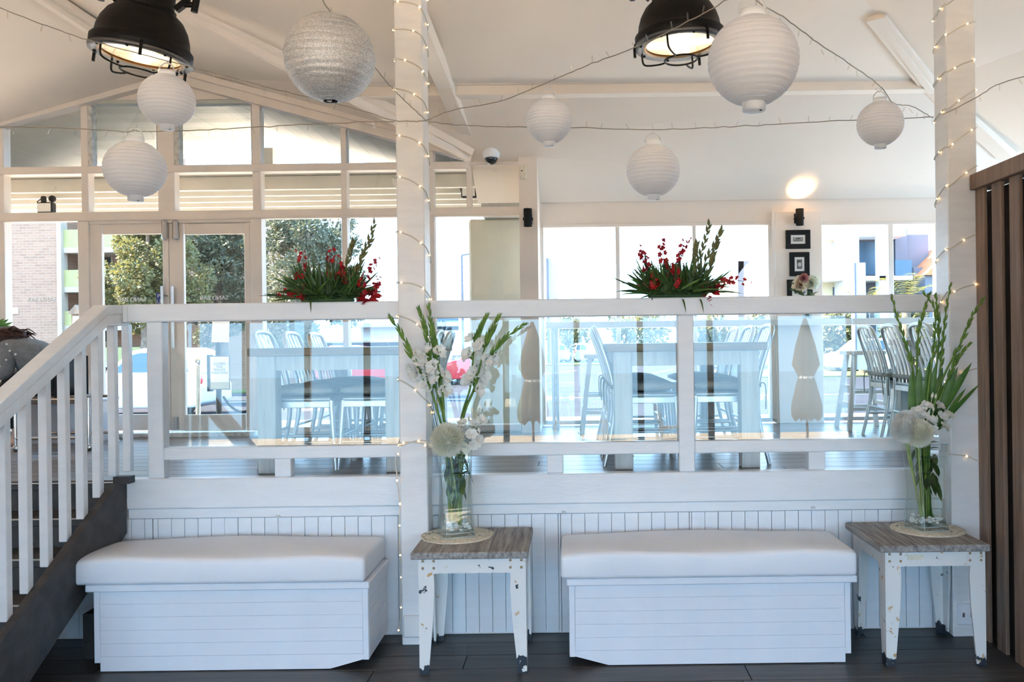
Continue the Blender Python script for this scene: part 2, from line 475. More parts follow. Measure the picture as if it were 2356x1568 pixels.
# ---- ceiling (vaulted, hipped on the right, a gable on the left)
zl = lambda y: 2.986 + .57 * (7.8 - y)
zu = lambda y: 3.70 + .2 * (6.68 - y)
RL_, RR_ = Vector((XL, 2, zu(2))), Vector((-.93, 2, zu(2)))
H1 = Vector((PX(2145, 202, 6.68), 6.68, 3.70)); HB = Vector((4.4, 7.8, zl(7.8)))
CL = P(809, 195, 6.68); V2 = P(400, 0, 5.6); V0 = P(1080, 342, 7.2)
GX, GZ = P(390, 165, FL).x, P(390, 165, FL).z
G0 = Vector((GX, 4.98, GZ)); G1 = Vector((GX, FL + .1, GZ)); GLv = Vector((XL, 6.3, GZ - .273 * abs(XL - GX)))
Eg = Vector((V0.x, FL + .1, V0.z))
cb = MB()
def poly(*ps): cb.add(ps, [tuple(range(len(ps)))])
poly(RL_, RR_, V2, G0); poly(RL_, G0, GLv); poly(RR_, H1, CL, V2)
poly(CL, H1, HB, Vector((V0.x, 7.8, zl(7.8))), V0)
poly(G1, G0, V2, CL); poly(G1, CL, V0, Eg)
poly(G1, G0, GLv, Vector((XL, FL + .1, GLv.z)))
poly(RR_, H1, HB, Vector((XR, 7.8, 2.80)), Vector((XR, YB, 2.80)))
poly(RL_, RR_, Vector((XR, YB, 2.80)), Vector((XL, YB, 2.80)))
ceiling = struct('ceiling', cb, 'ceiling_paint')
sm = ceiling.modifiers.new('thickness', 'SOLIDIFY'); sm.thickness = .04; sm.offset = 1
def beam(name, p, q, w, h, up=(0, 0, 1), mat='ceiling_paint'):
    return MB().bar(p, q, w, h, up).build(name, mat, ceiling)
# cornice beam across
c0, c1 = P(820, 203, 6.66), P(2150, 196, 6.66)
czb, czt = PZ(1500, 213, 6.62), PZ(1500, 178, 6.62)
bx('cornice_beam', (CL.x, 6.62, czb), (H1.x + .05, 6.74, czt + .02), 'ceiling_paint', ceiling, .004)
bx('cornice_moulding', (CL.x, 6.59, czt - .045), (H1.x + .05, 6.63, czt - .005), 'ceiling_paint', ceiling, .01)
dn = Vector((0, 0, -.045))
# valley board, rafter, ridge, hip
beam('valley_board', V0 + dn, CL + dn, .16, .06); beam('valley_board', CL + dn, V2 + (V2 - CL) * .5 + dn + Vector((0, 0, .05)), .16, .06)
beam('valley_moulding', V0 + dn * 1.8, V2 + (V2 - CL) * .5 + dn * 1.8 + Vector((0, 0, .04)), .05, .05)
ra, rb = P(1080, 318, 7.18), P(1024, 190, 6.55)
beam('rafter', ra, rb, .115, .13); rc = rb + (rb - P(1010, 160, 6.43)) * -6
beam('rafter', rb, P(960, 40, 5.45), .115, .12)
beam('ridge_board', G1 + dn, G0 + dn, .13, .05); beam('ridge_moulding', G1 + dn * 1.9, G0 + dn * 1.9, .045, .05)
h2 = P(2320, 352, 7.3)
beam('hip_board', H1 + dn, h2 + dn * .5, .13, .09); beam('hip_board', H1 + dn, P(2016, 22, 5.72) + Vector((0, 0, -.02)), .13, .10)
beam('hip_moulding', H1 + dn * 2, P(2016, 22, 5.72) + dn, .05, .05)

# ---- outer walls of the room
def wall(name, mb, mat='wall_paint'): return struct(name, mb, mat)
wall('wall_left', MB().box((XL - .15, YB, -.2), (XL, 7.9, 4.8)))
mbw = MB()
mbw.box((XR, YB, -.2), (XR + .15, 4.6, 3.3)); mbw.box((XR, 7.6, -.2), (XR + .15, 7.95, 3.3)); mbw.box((XR, 4.6, -.2), (XR + .15, 7.6, 1.6)); mbw.box((XR, 4.6, 2.75), (XR + .15, 7.6, 3.3))
wall('wall_right', mbw)
# back wall: open window bays with slim posts, towards the beach
bw = wall('wall_back', MB().box((XL, YB - .12, -.2), (XR, YB, .12)).box((XL, YB - .12, 2.62), (XR, YB, 3.1)))
for i, x in enumerate((-6.4, -5.55, -4.5, -3.5, -2.35, -1.15, .05, 1.12, 2.3, 3.4, 4.9)):
    bx('window_post', (x - .05, YB - .10, .12), (x + .05, YB - .02, 2.62), 'black_paint' if i % 2 else 'frame_paint', bw)

# ---- glazed gable wall (far left): frame members by photo position
def fr(parent, name, x0, y0, x1, y1, Y0, Y1, mat='frame_paint', ch=.004):
    xm, ym = (x0 + x1) / 2, (y0 + y1) / 2
    return bx(name, (PX(x0, ym, Y0), Y0, PZ(xm, y1, Y0)), (PX(x1, ym, Y0), Y1, PZ(xm, y0, Y0)), mat, parent, ch)
def pane(parent, x0, y0, x1, y1, Y, mat='window_glass'):
    return fr(parent, 'pane', x0, y0, x1, y1, Y, Y + .006, mat, 0)
win1 = sgroup('window_1', (PX(500, 990, FL), FL, DECK))
A0, A1 = FL, FL + .10
for x0, x1, yt, yb in ((-6, 11, 288, 992), (186, 202, 226, 508), (362, 400, 176, 508), (580, 599, 222, 508), (787, 800, 275, 985), (988, 1001, 330, 985), (1073, 1084, 374, 478)):
    fr(win1, 'mullion', x0, yt, x1, yb, A0, A1)
for x0, x1, yb0, yt0 in ((181, 206, 990, 508), (578, 604, 990, 500)):
    fr(win1, 'door_jamb', x0, yt0, x1, yb0, A0 - .01, A1)
def hseg(name, x0, x1, ya, yb, th, Y0=A0 - .012, Y1=A1):
    """level member whose ends lie at ya and yb in the photo"""
    z = (PZ(x0, ya, Y0) + PZ(x1, yb, Y0)) / 2; h = th * Y0 / F_PX
    return bx(name, (PX(x0, ya, Y0), Y0, z - h / 2), (PX(x1, yb, Y0), Y1, z + h / 2), 'frame_paint', win1, .004)
hseg('transom', -60, 1078, 399, 374, 17)
hseg('transom', -60, 1200, 504, 480, 19); hseg('transom_lip', -60, 1200, 512, 489, 5, A0 - .025, A0)
hseg('header', 1078, 1200, 374, 372, 12)
hseg('sill', 604, 1200, 990, 983, 14); hseg('sill', -60, 181, 1000, 996, 14)
# raking cornice boards under the roof
apx = P(394, 172, A0)
def rake(px, py, yoff, w, h, Y):
    a = Vector((apx.x, Y, apx.z - yoff)); e = P(px, py, A0); e = Vector((e.x, Y, e.z - yoff))
    return MB().bar(a, e, w, h).build('raking_board', 'frame_paint', win1)
rake(1078, 352, .02, .12, .09, A0); rake(1078, 352, -.03, .16, .05, A0 - .03)
rake(-80, 300, .02, .12, .09, A0); rake(-80, 300, -.03, .16, .05, A0 - .03)
# solid gable panel over the louvres
q = [P(204, 236, A0 + .03), P(580, 226, A0 + .03), P(580, 216, A0 + .03), P(394, 166, A0 + .03), P(204, 226, A0 + .03)]
MB().prism(q, (0, .03, 0)).build('gable_panel', 'frame_paint', win1)
for x0, x1 in ((200, 362), (400, 580)):
    fr(win1, 'louvre_head', x0, 229, x1, 238, A0 + .01, A1, 'louvre_trim')
    fr(win1, 'louvre_channel', x0, 236, x0 + 11, 384, A0 + .005, A1 - .01, 'old_paint'); fr(win1, 'louvre_channel', x1 - 3, 236, x1 + 1, 384, A0 + .02, A1 - .01, 'old_paint')
    first = None
    for k in range(7):
        yy = 246 + k * 20.5; p = P((x0 + x1) / 2, yy, A0 + .05)
        wv = abs(PX(x1, yy, A0 + .05) - PX(x0, yy, A0 + .05)) / 2 - .02
        if first is None:
            first = MB().box((-wv, -.003, -.055), (wv, .003, .055))
            for v in first.v:
                c, s_ = math.cos(.5), math.sin(.5); v.y, v.z = v.y * c - v.z * s_, v.y * s_ + v.z * c
            for v in first.v: v += p
            first = first.build('louvre', 'louvre_glass', win1); fb = base_of(first) - p
        else: copy_child(first, win1, p + fb)
# panes of the top row follow the slope
def rakeline(px, left): # photo y of the underside of the rake at px
    return lerp(178, 300, (394 - px) / 474.) if left else lerp(178, 356, (px - 394) / 684.)
for x0, x1 in ((10, 188), (599, 788), (800, 989), (1001, 1074)):
    lf = x1 < 394; Yp = A0 + .05
    zb0 = PZ(x0, 394 if lf else 382, Yp)
    q = [P(x0, 397 if lf else 381, Yp), P(x1, 393 if lf else 377, Yp), P(x1, rakeline(x1, lf), Yp), P(x0, rakeline(x0, lf), Yp)]
    MB().prism(q, (0, .006, 0)).build('pane', 'window_glass', win1)
for x0, x1 in ((10, 188), (202, 362), (400, 581), (599, 788), (800, 989), (1001, 1074), (1084, 1198)): pane(win1, x0, 388, x1, 494, A0 + .05)
for x0, x1 in ((10, 183), (604, 788), (800, 989), (1001, 1198)): pane(win1, x0, 500, x1, 990, A0 + .05)
# pier at the end of the glazing, box sensor side
wfar = wall('wall_far', MB().box((PX(1197, 600, FL), FL - .06, DECK), (PX(1238, 600, FL - .06), FR + .1, 3.42)), 'wall_paint')
fr(wfar, 'corner_trim', 1241, 365, 1247, 985, FR - .03, FR + .02)

# ---- window wall (far right)
zh = PZ(1500, 516, FR); zt = 3.30
b0, b1 = FR, FR + .14
xw0, xw1, xw2, xw3 = PX(1247, 740, FR), PX(1783, 740, FR), PX(1890, 740, FR), PX(2330, 740, FR)
bx('wall_over_windows', (xw0 - .05, b0, zh), (XR, b1, zt), 'wall_paint', wfar)
bx('pier', (xw1, b0 - .05, DECK), (xw2, b1, PZ(1836, 486, b0 - .05)), 'wall_paint', wfar, .004)
bx('end_wall', (xw3, b0, DECK), (XR, b1, zh), 'wall_paint', wfar)
fr(wfar, 'pier_trim', 1778, 486, 1786, 965, FR - .06, FR - .05)
win2 = sgroup('window_2', (PX(1500, 970, FR), FR, DECK)); win3 = sgroup('window_3', (PX(2050, 960, FR), FR, DECK))
Y0, Y1 = FR + .01, FR + .09
for x0, x1 in ((1247, 1253), (1419, 1428), (1596, 1604), (1770, 1780)): fr(win2, 'mullion', x0, 514, x1, 968, Y0, Y1)
for x0, x1 in ((1886, 1892), (2047, 2058), (2155, 2164), (2322, 2330)): fr(win3, 'mullion', x0, 510, x1, 960, Y0, Y1)
fr(win2, 'head', 1247, 512, 1780, 520, Y0 - .02, Y1); fr(win3, 'head', 1886, 508, 2330, 515, Y0 - .02, Y1)
fr(win2, 'sill', 1247, 964, 1780, 973, Y0 - .02, Y1, 'steel'); fr(win3, 'sill', 1886, 956, 2330, 965, Y0 - .02, Y1, 'steel')
for x0, x1 in ((1253, 1419), (1428, 1596), (1604, 1770)): pane(win2, x0, 520, x1, 966, Y0 + .04)
for x0, x1 in ((1892, 2047), (2058, 2155), (2164, 2322)): pane(win3, x0, 515, x1, 958, Y0 + .04)

# ---- double doors
def door(name, x0, x1, g0, g1, hx, stx):
    d = sgroup(name, (PX((x0 + x1) / 2, 990, A0), A0, DECK + .02))
    Ya, Yb = A0 + .015, A0 + .06
    fr(d, 'stile', x0, 513, g0, 990, Ya, Yb); fr(d, 'stile', g1, 513, x1, 990, Ya, Yb)
    fr(d, 'top_rail', g0, 513, g1, 538, Ya + .001, Yb); fr(d, 'bottom_rail', g0, 953, g1, 990, Ya + .001, Yb)
    pane(d, g0, 538, g1, 953, Ya + .02)
    cx = P(stx, 530, Ya); k = MB().box((cx.x - .022, Ya - .05, cx.z - .085), (cx.x + .022, Ya, cx.z + .085), .012); k.build('door_closer', 'steel', d)
    h = P(hx, 720, Ya); mb = MB().tube([(h.x, Ya - .05, h.z - .30), (h.x, Ya - .05, h.z + .23)], .013, 10)
    ho = mb.build('pull_handle', 'aluminium', d)
    for dz in (-.2, .15): MB().tube([(h.x, Ya - .05, h.z + dz), (h.x + (.02 if hx < 390 else -.02), Ya, h.z + dz)], .008, 8).build('handle_bracket', 'steel', ho)
    cx = P(stx, 970, Ya); MB().box((cx.x - .02, Ya - .03, DECK + .06), (cx.x + .02, Ya, DECK + .17), .006).build('floor_bolt', 'steel', d)
    return d
dr1 = door('door_1', 207, 390, 236, 376, 380, 382)
dr2 = door('door_2', 391, 577, 424, 564, 403, 407)
fr(win1, 'door_head', 204, 505, 580, 513, A0 - .005, A1)
bx('door_threshold', (PX(204, 990, A0), A0 - .04, DECK), (PX(580, 990, A0), A1, DECK + .03), 'old_paint', win1)

def text(body, name, mat, parent, loc, size, mirror=False, rot=None, depth=.001, align='CENTER', extr=True):
    cu = bpy.data.curves.new(name, 'FONT'); cu.body = body; cu.size = size; cu.align_x = align; cu.align_y = 'CENTER'
    cu.extrude = depth; cu.space_line = .95
    t = bpy.data.objects.new(name, cu); C.objects.link(t)
    me = bpy.data.meshes.new_from_object(t); bpy.data.objects.remove(t)
    mx = Matrix.Rotation(PI / 2, 4, 'X')
    if mirror: mx = Matrix.Scale(-1, 4, (1, 0, 0)) @ mx
    me.transform(mx)
    me.materials.clear(); me.materials.append(M[mat])
    o = bpy.data.objects.new(name, me); C.objects.link(o)
    o.location = Vector(loc) - (base_of(parent) if parent else Vector()); o['_base'] = tuple(loc)
    if parent: o.parent = parent
    return o
pr('vinyl_letter', (.78, .78, .76), .5)
pr('sign_blue', (.03, .06, .28), .4)
Yg = A0 + .033
text('SAND BAR', 'lettering', 'vinyl_letter', dr2, P(492, 685, Yg), .052, True)
text('SAND BAR', 'lettering', 'vinyl_letter', dr1, P(303, 689, Yg), .052, True)
text('SAND BAR', 'lettering', 'vinyl_letter', win1, P(97, 690, A0 + .045), .052, True)
pb = P(366, 700, Yg); pl = bx('push_plate', (pb.x - .022, Yg - .004, pb.z - .10), (pb.x + .022, Yg, pb.z + .10), 'sign_blue', dr1)
text('P\nU\nS\nH', 'lettering', 'vinyl_letter', pl, (pb.x, Yg - .0055, pb.z), .05)

# ================================================================== POSTS, BALUSTRADE, STAIRS, SCREEN
def post(name, x0, x1, Y0, Y1, ztop, label):
    t = thing(name, ((x0 + x1) / 2, (Y0 + Y1) / 2, 0), label, 'post')
    bx('shaft', (x0, Y0, 0), (x1, Y1, ztop), 'white_post', t, .006)
    return t
cp0, cp1 = PX(915, 700, 4.70), PX(979, 700, 4.70)
post_c = post('timber_post', cp0, cp1, 4.70, 4.88, 3.97, 'white square timber post wrapped in fairy lights between the two benches')
bx('base_cover', (cp0 + .012, 4.675, .05), (cp1 - .04, 4.70, .17), 'white_paint', post_c, .006)
rp0, rp1 = PX(2184, 700, 4.72), PX(2184, 700, 4.72) + .165
post_r = post('timber_post', rp0, rp1, 4.72, 4.885, 3.85, 'white square timber post beside the brown slatted screen')
ob = bx('power_outlet', (rp0 + .02, 4.705, .07), (rp0 + .125, 4.72, .19), 'lantern_plastic', post_r, .006)
for dx in (.03, .075): bx('socket', (rp0 + .02 + dx - .006, 4.702, .115), (rp0 + .02 + dx + .006, 4.706, .14), 'steel', ob)

ry0, ry1 = 4.84, 4.93
rz1, rz0 = PZ(600, 696, ry0), PZ(600, 737, ry0)
br1, br0 = PZ(600, 1027, ry0), PZ(600, 1056, ry0)
bal = thing('glass_balustrade', (PX(1200, 1100, ry0), 4.885, zf1), 'white timber balustrade with glass panels along the raised deck', 'balustrade')
hx0 = PX(292, 715, ry0)
bx('top_rail', (hx0, ry0, rz0), (cp0, ry1, rz1), 'white_wood', bal, .006)
bx('top_rail', (cp1, ry0, rz0), (rp0, ry1, rz1), 'white_wood', bal, .006)
nx0, nx1 = PX(337, 900, ry0), PX(373, 900, ry0)
bx('newel', (nx0, ry0 + .005, zf1), (nx1, ry1 - .005, rz0), 'white_wood', bal, .005)
mx0, mx1 = PX(1561, 900, ry0), PX(1598, 900, ry0)
bx('newel', (mx0, ry0 + .005, zf1), (mx1, ry1 - .005, rz0), 'white_wood', bal, .005)
spans = ((nx1, cp0), (cp1, mx0), (mx1, rp0))
for a, b in spans:
    bx('bottom_rail', (a, ry0 + .008, br0), (b, ry1 - .008, br1), 'white_wood', bal, .005)
    g = MB().box((a + .03 if a == nx1 else a + .006, -.005, br1 + .002), (b - .006, .005, rz0 - .012))
    tl = math.tan(math.radians(1.05)); zm = (br1 + rz0) / 2
    for v in g.v: v.y += 4.885 + (v.z - zm) * tl
    g.build('glass_panel', 'rail_glass', bal)
for px in (649, 1277, 1881):
    x = PX(px, 1075, ry0); bx('foot_block', (x - .047, ry0 + .010, zf1), (x + .047, ry1 - .010, br0), 'white_wood', bal, .004)

# ---- stairs
st = thing('staircase', (-3.45, 4.1, 0), 'dark timber staircase rising to the deck behind white balusters', 'staircase')
SX0, SX1 = -2.600, -2.556
slope = .555
up_z = lambda y: .905 + slope * (y - 4.72)
q = [(SX1, 4.822, .905), (SX1, 4.72, up_z(4.72)), (SX1, 3.12, up_z(3.12)), (SX1, 3.12, 0), (SX1, 3.74, 0), (SX1, 4.822, .617)]
MB().prism([Vector(p) for p in q], (SX0 - SX1, 0, 0)).build('stringer', 'dark_stair', st)
bx('stringer_block', (SX0 + .002, 4.76, .905), (SX1 + .05, 4.822, .945), 'dark_stair', st)
for i in range(6):
    z = DECK - .15 * i; yb = 4.835 - .272 * i
    if i: tr = bx('tread', (-4.4, yb - .01, z - .035), (SX0, yb + .275, z), 'dark_stair', st, .004)
    else: tr = bx('tread', (-4.4, yb - .01, z - .035), (SX0, 4.858, z), 'dark_stair', st, .004)
    for dy in (.008, .022): bx('nosing_strip', (-4.4, yb - .012 + dy, z), (SX0, yb - .006 + dy, z + .003), 'nosing', tr)
    if z - .15 > -.01: bx('riser', (-4.4, yb + .008, z - .15), (SX0, yb + .022, z - .035), 'dark_stair', st)
bx('support_block', (SX0 - .06, 4.56, 0), (SX0 - .002, 4.72, .24), 'dark_stair', st)

sr = thing('stair_railing', (-2.63, 4.0, .3), 'white sloping stair handrail with square balusters', 'railing')
hr = lambda y: 1.918 + .535 * (y - 4.72)    # top of the handrail
BX0, BX1 = -2.664, -2.576
def rail_piece(name, x0, x1, t0, t1, mat='white_wood'):
    q = [(x1, 4.93, rz1 - t0), (x1, 4.70, min(hr(4.70), rz1) - t0), (x1, 2.9, hr(2.9) - t0), (x1, 2.9, hr(2.9) - t1), (x1, 4.70, min(hr(4.70), rz1) - t1), (x1, 4.93, rz1 - t1)]
    o = MB().prism([Vector(p) for p in q], (x0 - x1, 0, 0)).build(name, mat, sr); return mod_bevel(o, .004, 1)
rail_piece('handrail', BX0, BX1, .0, .052); rail_piece('side_rail', BX0 + .006, BX1 - .004, .054, .118)
bx('rail_return', (BX1, ry0 + .001, rz0), (hx0, ry1 - .001, rz1 - .001), 'white_wood', sr, .002)
b_x0 = -2.648
for k, px in enumerate((280.6, 246.4, 209, 170.6, 130.5, 85.6, 38, -12, -65)):
    y = b_x0 * F_PX / (px - CX - 1.5)
    zt_ = min(hr(y), rz1) - .112; zb_ = up_z(y) - .012 if y < 4.8 else .945
    m = MB(); x1 = b_x0 + .043
    m.add([(b_x0, y, zb_), (x1, y, zb_), (x1, y + .043, zb_), (b_x0, y + .043, zb_), (b_x0, y, zt_), (x1, y, zt_), (x1, y + .043, zt_ + .023 * (y < 4.7)), (b_x0, y + .043, zt_ + .023 * (y < 4.7))],
          [(0, 3, 2, 1), (4, 5, 6, 7), (0, 1, 5, 4), (1, 2, 6, 5), (2, 3, 7, 6), (3, 0, 4, 7)])
    mod_bevel(m.build('baluster', 'white_wood', sr), .003, 1)

# ---- slatted screen
sc = thing('slatted_screen', (2.28, 3.8, 0), 'tall brown timber slatted screen at the right edge', 'screen')
zr1 = 2.568
first = None
for k in range(11):
    y = 4.62 - .183 * k
    if first is None: first = bx('slat', (2.245, y, 0), (2.265, y + .10, zr1 - .07), 'screen_wood', sc, .003)
    else: copy_child(first, sc, (2.255, y + .05, 0))
bx('gap_shade_sheet', (2.318, 2.76, 0), (2.33, 4.96, zr1 - .09), 'gap_shade', sc)  # added dark sheet that paints the shade seen in the gaps between slats
bx('top_rail', (2.212, 2.75, zr1 - .085), (2.33, 4.715, zr1), 'screen_wood', sc, .004)
# ================================================================== OUTSIDE
pr('asphalt', (.034, .033, .042), .85, var=.12, scale=.6)
pr('concrete', (.42, .35, .28), .85, var=.1, scale=1.2)
pr('road_paint', (.55, .55, .55), .8)
pr('grass', (.09, .11, .02), .9, var=.35, scale=2.5)
pr('sand', (.82, .59, .38), .95, var=.1, scale=.4)
pr('sea', (.03, .10, .13), .12, var=.3, scale=.05)
pr('cream_render', (.62, .58, .46), .8, var=.06, scale=1.5)
pr('soffit', (.62, .58, .51), .7, var=.03)
pr('purlin', (.78, .73, .64), .6, var=.03)
pr('yellow_render', (.33, .31, .13), .8, var=.05)
pr('house_cream', (.72, .62, .42), .8, var=.04)
pr('house_white', (.80, .79, .77), .8, var=.03)
pr('house_grey', (.14, .14, .165), .7, var=.05)
pr('house_blue', (.42, .43, .52), .6, var=.05)
pr('roof_orange', (.60, .20, .08), .8, var=.15)
pr('tinted_pane', (.05, .10, .15), .3, var=.2, scale=.5)
pr('dark_pane', (.02, .025, .03), .1)
pr('bark', (.15, .11, .08), .9, var=.3, scale=8, bump=.4, bscale=20)
leafy('tree_leaf', (.07, .070, .022), (.165, .145, .045), .6, .35)
leafy('tree_leaf_grey', (.07, .078, .045), (.125, .13, .075), .6, .3)
leafy('palm_leaf', (.20, .19, .03), (.30, .26, .06), .6, .4)
pr('car_white', (.50, .52, .56), .2, var=.01, coat=.5)
pr('car_red', (.55, .02, .03), .2, var=.02, coat=.5)
pr('car_dark', (.03, .035, .04), .2, coat=.5)
pr('car_silver', (.45, .47, .50), .25, .5)
dull('asphalt', .08)
pr('tyre', (.015, .015, .015), .8)
pr('brass_post', (.62, .58, .48), .2, 1.0)
def brickmat(name):
    m, nt, out = newmat(name); N, L = nt.nodes, nt.links
    b = N.new('ShaderNodeBsdfPrincipled'); b.inputs['Roughness'].default_value = .9; L.new(b.outputs[0], out.inputs[0])
    tc = N.new('ShaderNodeTexCoord'); mp = N.new('ShaderNodeMapping'); mp.inputs['Rotation'].default_value = (PI / 2, 0, 0); L.new(tc.outputs['Object'], mp.inputs[0])
    br = N.new('ShaderNodeTexBrick'); br.inputs['Scale'].default_value = 1; br.inputs['Brick Width'].default_value = .24; br.inputs['Row Height'].default_value = .086; br.inputs['Mortar Size'].default_value = .008
    br.inputs['Color1'].default_value = (.34, .19, .12, 1); br.inputs['Color2'].default_value = (.28, .15, .095, 1); br.inputs['Mortar'].default_value = (.34, .24, .18, 1)
    L.new(mp.outputs[0], br.inputs['Vector']); L.new(br.outputs['Color'], b.inputs['Base Color'])
brickmat('brick')
GZ0 = .15
# ---- ground
street = struct('floor_street', MB().box((-90, 15.5, GZ0 - .4), (90, 110, GZ0)), 'asphalt')
bx('footpath', (-60, 7.96, GZ0 - .3), (60, 15.5, GZ0 + .02), 'concrete', street)
bx('kerb', (-60, 15.5, GZ0 - .3), (60, 15.75, GZ0 + .09), 'concrete', street)
bx('terrace_slab', (XL, 7.96, GZ0 + .02), (XR + 2, 9.4, DECK - .06), 'concrete', street)
bx('verge', (6.5, 33.5, GZ0), (60, 40, GZ0 + .05), 'grass', street); bx('verge', (-60, 27.5, GZ0), (-6, 31, GZ0 + .05), 'grass', street)
bx('verge', (-3, 55, GZ0), (14, 62, GZ0 + .05), 'grass', street)
for x0, y0, l in ((-40, 23.0, 80), (-40, 31.5, 40)): bx('road_line', (x0, y0, GZ0), (x0 + l, y0 + .14, GZ0 + .006), 'road_paint', street)
for i in range(7):
    x = -1.5 + i * 2.6; MB().prism([(x, 40, GZ0), (x + .14, 40, GZ0), (x + 1.64, 45, GZ0), (x + 1.5, 45, GZ0)], (0, 0, .006)).build('bay_line', 'road_paint', street)
beach = struct('floor_beach', MB().box((-90, -14, -.9), (90, -11, -.35)), 'sand')
bx('paving', (-60, -11, -.6), (60, -4.62, -.02), 'sand', beach)
struct('sea_water', MB().box((-1500, -1800, -1.4), (1500, -14, -.6)), 'sea')

# ---- verandah outside the gable
ver = thing('verandah_roof', (-3.4, 8.2, 3.1), 'cream boarded verandah roof with rafters outside the gable windows', 'verandah')
yv0, yv1 = 7.42, 9.5
def vslope(sx):
    q = [(GX, yv0, GZ - .02), (GX, yv1, GZ - .02), (GX + sx * 3.1, yv1, GZ - .02 - .273 * 3.1), (GX + sx * 3.1, yv0, GZ - .02 - .273 * 3.1)]
    for k in range(16):
        a, b = k / 16 + .0008, (k + 1) / 16 - .0008
        pa, pb = Vector(q[0]).lerp(Vector(q[3]), a), Vector(q[0]).lerp(Vector(q[3]), b); pc, pd = Vector(q[1]).lerp(Vector(q[2]), b), Vector(q[1]).lerp(Vector(q[2]), a)
        MB().prism([pa, pb, pc, pd], (0, 0, .025)).build('soffit_board', 'soffit', ver)
vslope(1)
def vs_left():
    for k in range(12):
        a, b = GX - k * .25 - .002, GX - (k + 1) * .25 + .002
        za, zb = GZ - .02 - .273 * (GX - a), GZ - .02 - .273 * (GX - b)
        MB().prism([(a, yv0, za), (b, yv0, zb), (b, yv1, zb), (a, yv1, za)], (0, 0, .025)).build('soffit_board', 'soffit', ver)
vs_left()
z_p = 3.13
first = None
for k, y in enumerate((7.62, 7.93, 8.24, 8.55, 8.84)):
    if first is None: first = bx('rafter', (XL, y - .03, z_p - .06), (-.55, y + .03, z_p + .06), 'purlin', ver, .004)
    else: copy_child(first, ver, ((XL - .55) / 2, y, z_p - .06))
nb = 22
first = None
for k in range(nb):
    y = yv0 + k * .072
    if first is None: first = bx('ceiling_board', (XL, y, z_p + .062), (-.55, y + .069, z_p + .08), 'soffit', ver)
    else: copy_child(first, ver, ((XL - .55) / 2, y + .0345, z_p + .062))
a = P(70, 412, 8.2); b = P(125, 432, 7.7)
MB().bar(P(15, 406, 7.9), P(130, 437, 7.6), .05, .05).build('batten', 'purlin', ver)
MB().bar(P(880, 386, 7.9), P(915, 420, 7.55), .06, .06).build('batten', 'purlin', ver)
bx('post', (PX(620, 340, 8.95) - .05, 8.9, z_p + .1), (PX(620, 340, 8.95) + .05, 9.0, 3.75), 'soffit', ver)
# bulkhead and column at the corner
bh = thing('bulkhead', (PX(1170, 470, 8.1), 8.3, 2.9), 'cream board-clad bulkhead above the outside column', 'bulkhead')
x0_, x1_ = PX(1106, 420, 8.0), PX(1235, 420, 8.0); zb_, zt_ = PZ(1140, 503, 8.28) + .035, 3.6
bw_ = (x1_ - x0_) / 6
for k in range(6):
    bx('board', (x0_ + k * bw_ + .001, 8.0, zb_ - .03), (x0_ + (k + 1) * bw_ - .001, 8.025, zt_), 'soffit', bh, .002)
bx('core', (x0_, 8.026, zb_ - .03), (x1_, 8.7, zt_), 'soffit', bh)
colx0, colx1 = PX(1081, 700, 8.3), PX(1250, 700, 8.3)
MB().box((colx0, 8.28, GZ0), (colx1, 8.9, PZ(1140, 503, 8.28)), .02).build('outside_column', 'cream_render')
tag(C.objects['outside_column'], 'plain cream rendered column outside the glazing left of the black sconce', 'column')

# eaves brackets over the right windows
for i, px in enumerate((1332, 1449, 1579, 1704)):
    p = P(px, 524, 8.5); o = MB().bar((p.x, 7.95, p.z + .24), (p.x, 8.75, p.z + .03), .05, .10).build('eave_rafter', 'purlin')
    tag(o, ['first', 'second', 'third', 'fourth'][i] + ' short eave rafter from the left above the wide window', 'rafter', 'eave rafters above the wide window')

# ---- floodlights
def flood(loc, mir, label):
    t = thing('floodlight', loc, label, 'floodlight'); x, y, z = loc
    bx('housing', (x - .07, y, z - .05), (x + .07, y + .07, z + .05), 'black_paint', t, .01)
    bx('lens', (x - .058, y - .006, z - .038), (x + .058, y - .001, z + .038), 'reflector', t)
    bx('bracket', (x - .05, y + .02, z + .05), (x - .01, y + .06, z + .11), 'black_paint', t, .008)
    MB().sphere((x + .05, y + .04, z + .085), .032, 10, 8).build('sensor', 'black_paint', t)
    MB().tube([(x - .05, y + .04, z + .09), (x - .09, y + .04, z + .06), (x - .07, y + .04, z + .01)], .005, 6).build('cable', 'black_paint', t)
flood(P(102, 477, 7.75), 1, 'black floodlight with sensor under the verandah at upper left')
flood(P(1078, 441, 7.75), 1, 'black floodlight under the verandah beside the outside column')

# ---- rope stanchion, sign stand
Yn = 8.9
t = thing('rope_stanchion', P(455, 960, Yn), 'silver ball-topped rope stanchion outside the glass doors', 'stanchion')
x = PX(455, 900, Yn); zg = DECK - .06; t.location.z = zg; t['_base'] = (x, Yn, zg); t.location.x = x
ztop = PZ(458, 838, Yn)
MB().tube([(x, Yn, zg + .02), (x + .01, Yn, ztop)], .024, 14).build('pole', 'brass_post', t)
MB().sphere((x + .01, Yn, ztop + .03), .047, 14, 10).build('ball', 'chrome', t)
MB().lathe([(.0, 0), (.15, 0), (.15, .01), (.03, .03), (.0, .03)], 24, (x, Yn, zg)).build('base', 'brass_post', t)
Ys = 8.7; xs = PX(500, 870, Ys)
t = thing('sign_stand', (xs, Ys, zg), 'black post holding a private function notice outside the doors', 'sign stand')
MB().tube([(xs, Ys + .03, zg), (xs, Ys + .03, PZ(505, 740, Ys))], .028, 12).build('pole', 'black_paint', t)
MB().lathe([(0, 0), (.18, 0), (.18, .015), (.03, .04), (0, .04)], 24, (xs, Ys + .03, zg)).build('base', 'black_paint', t)
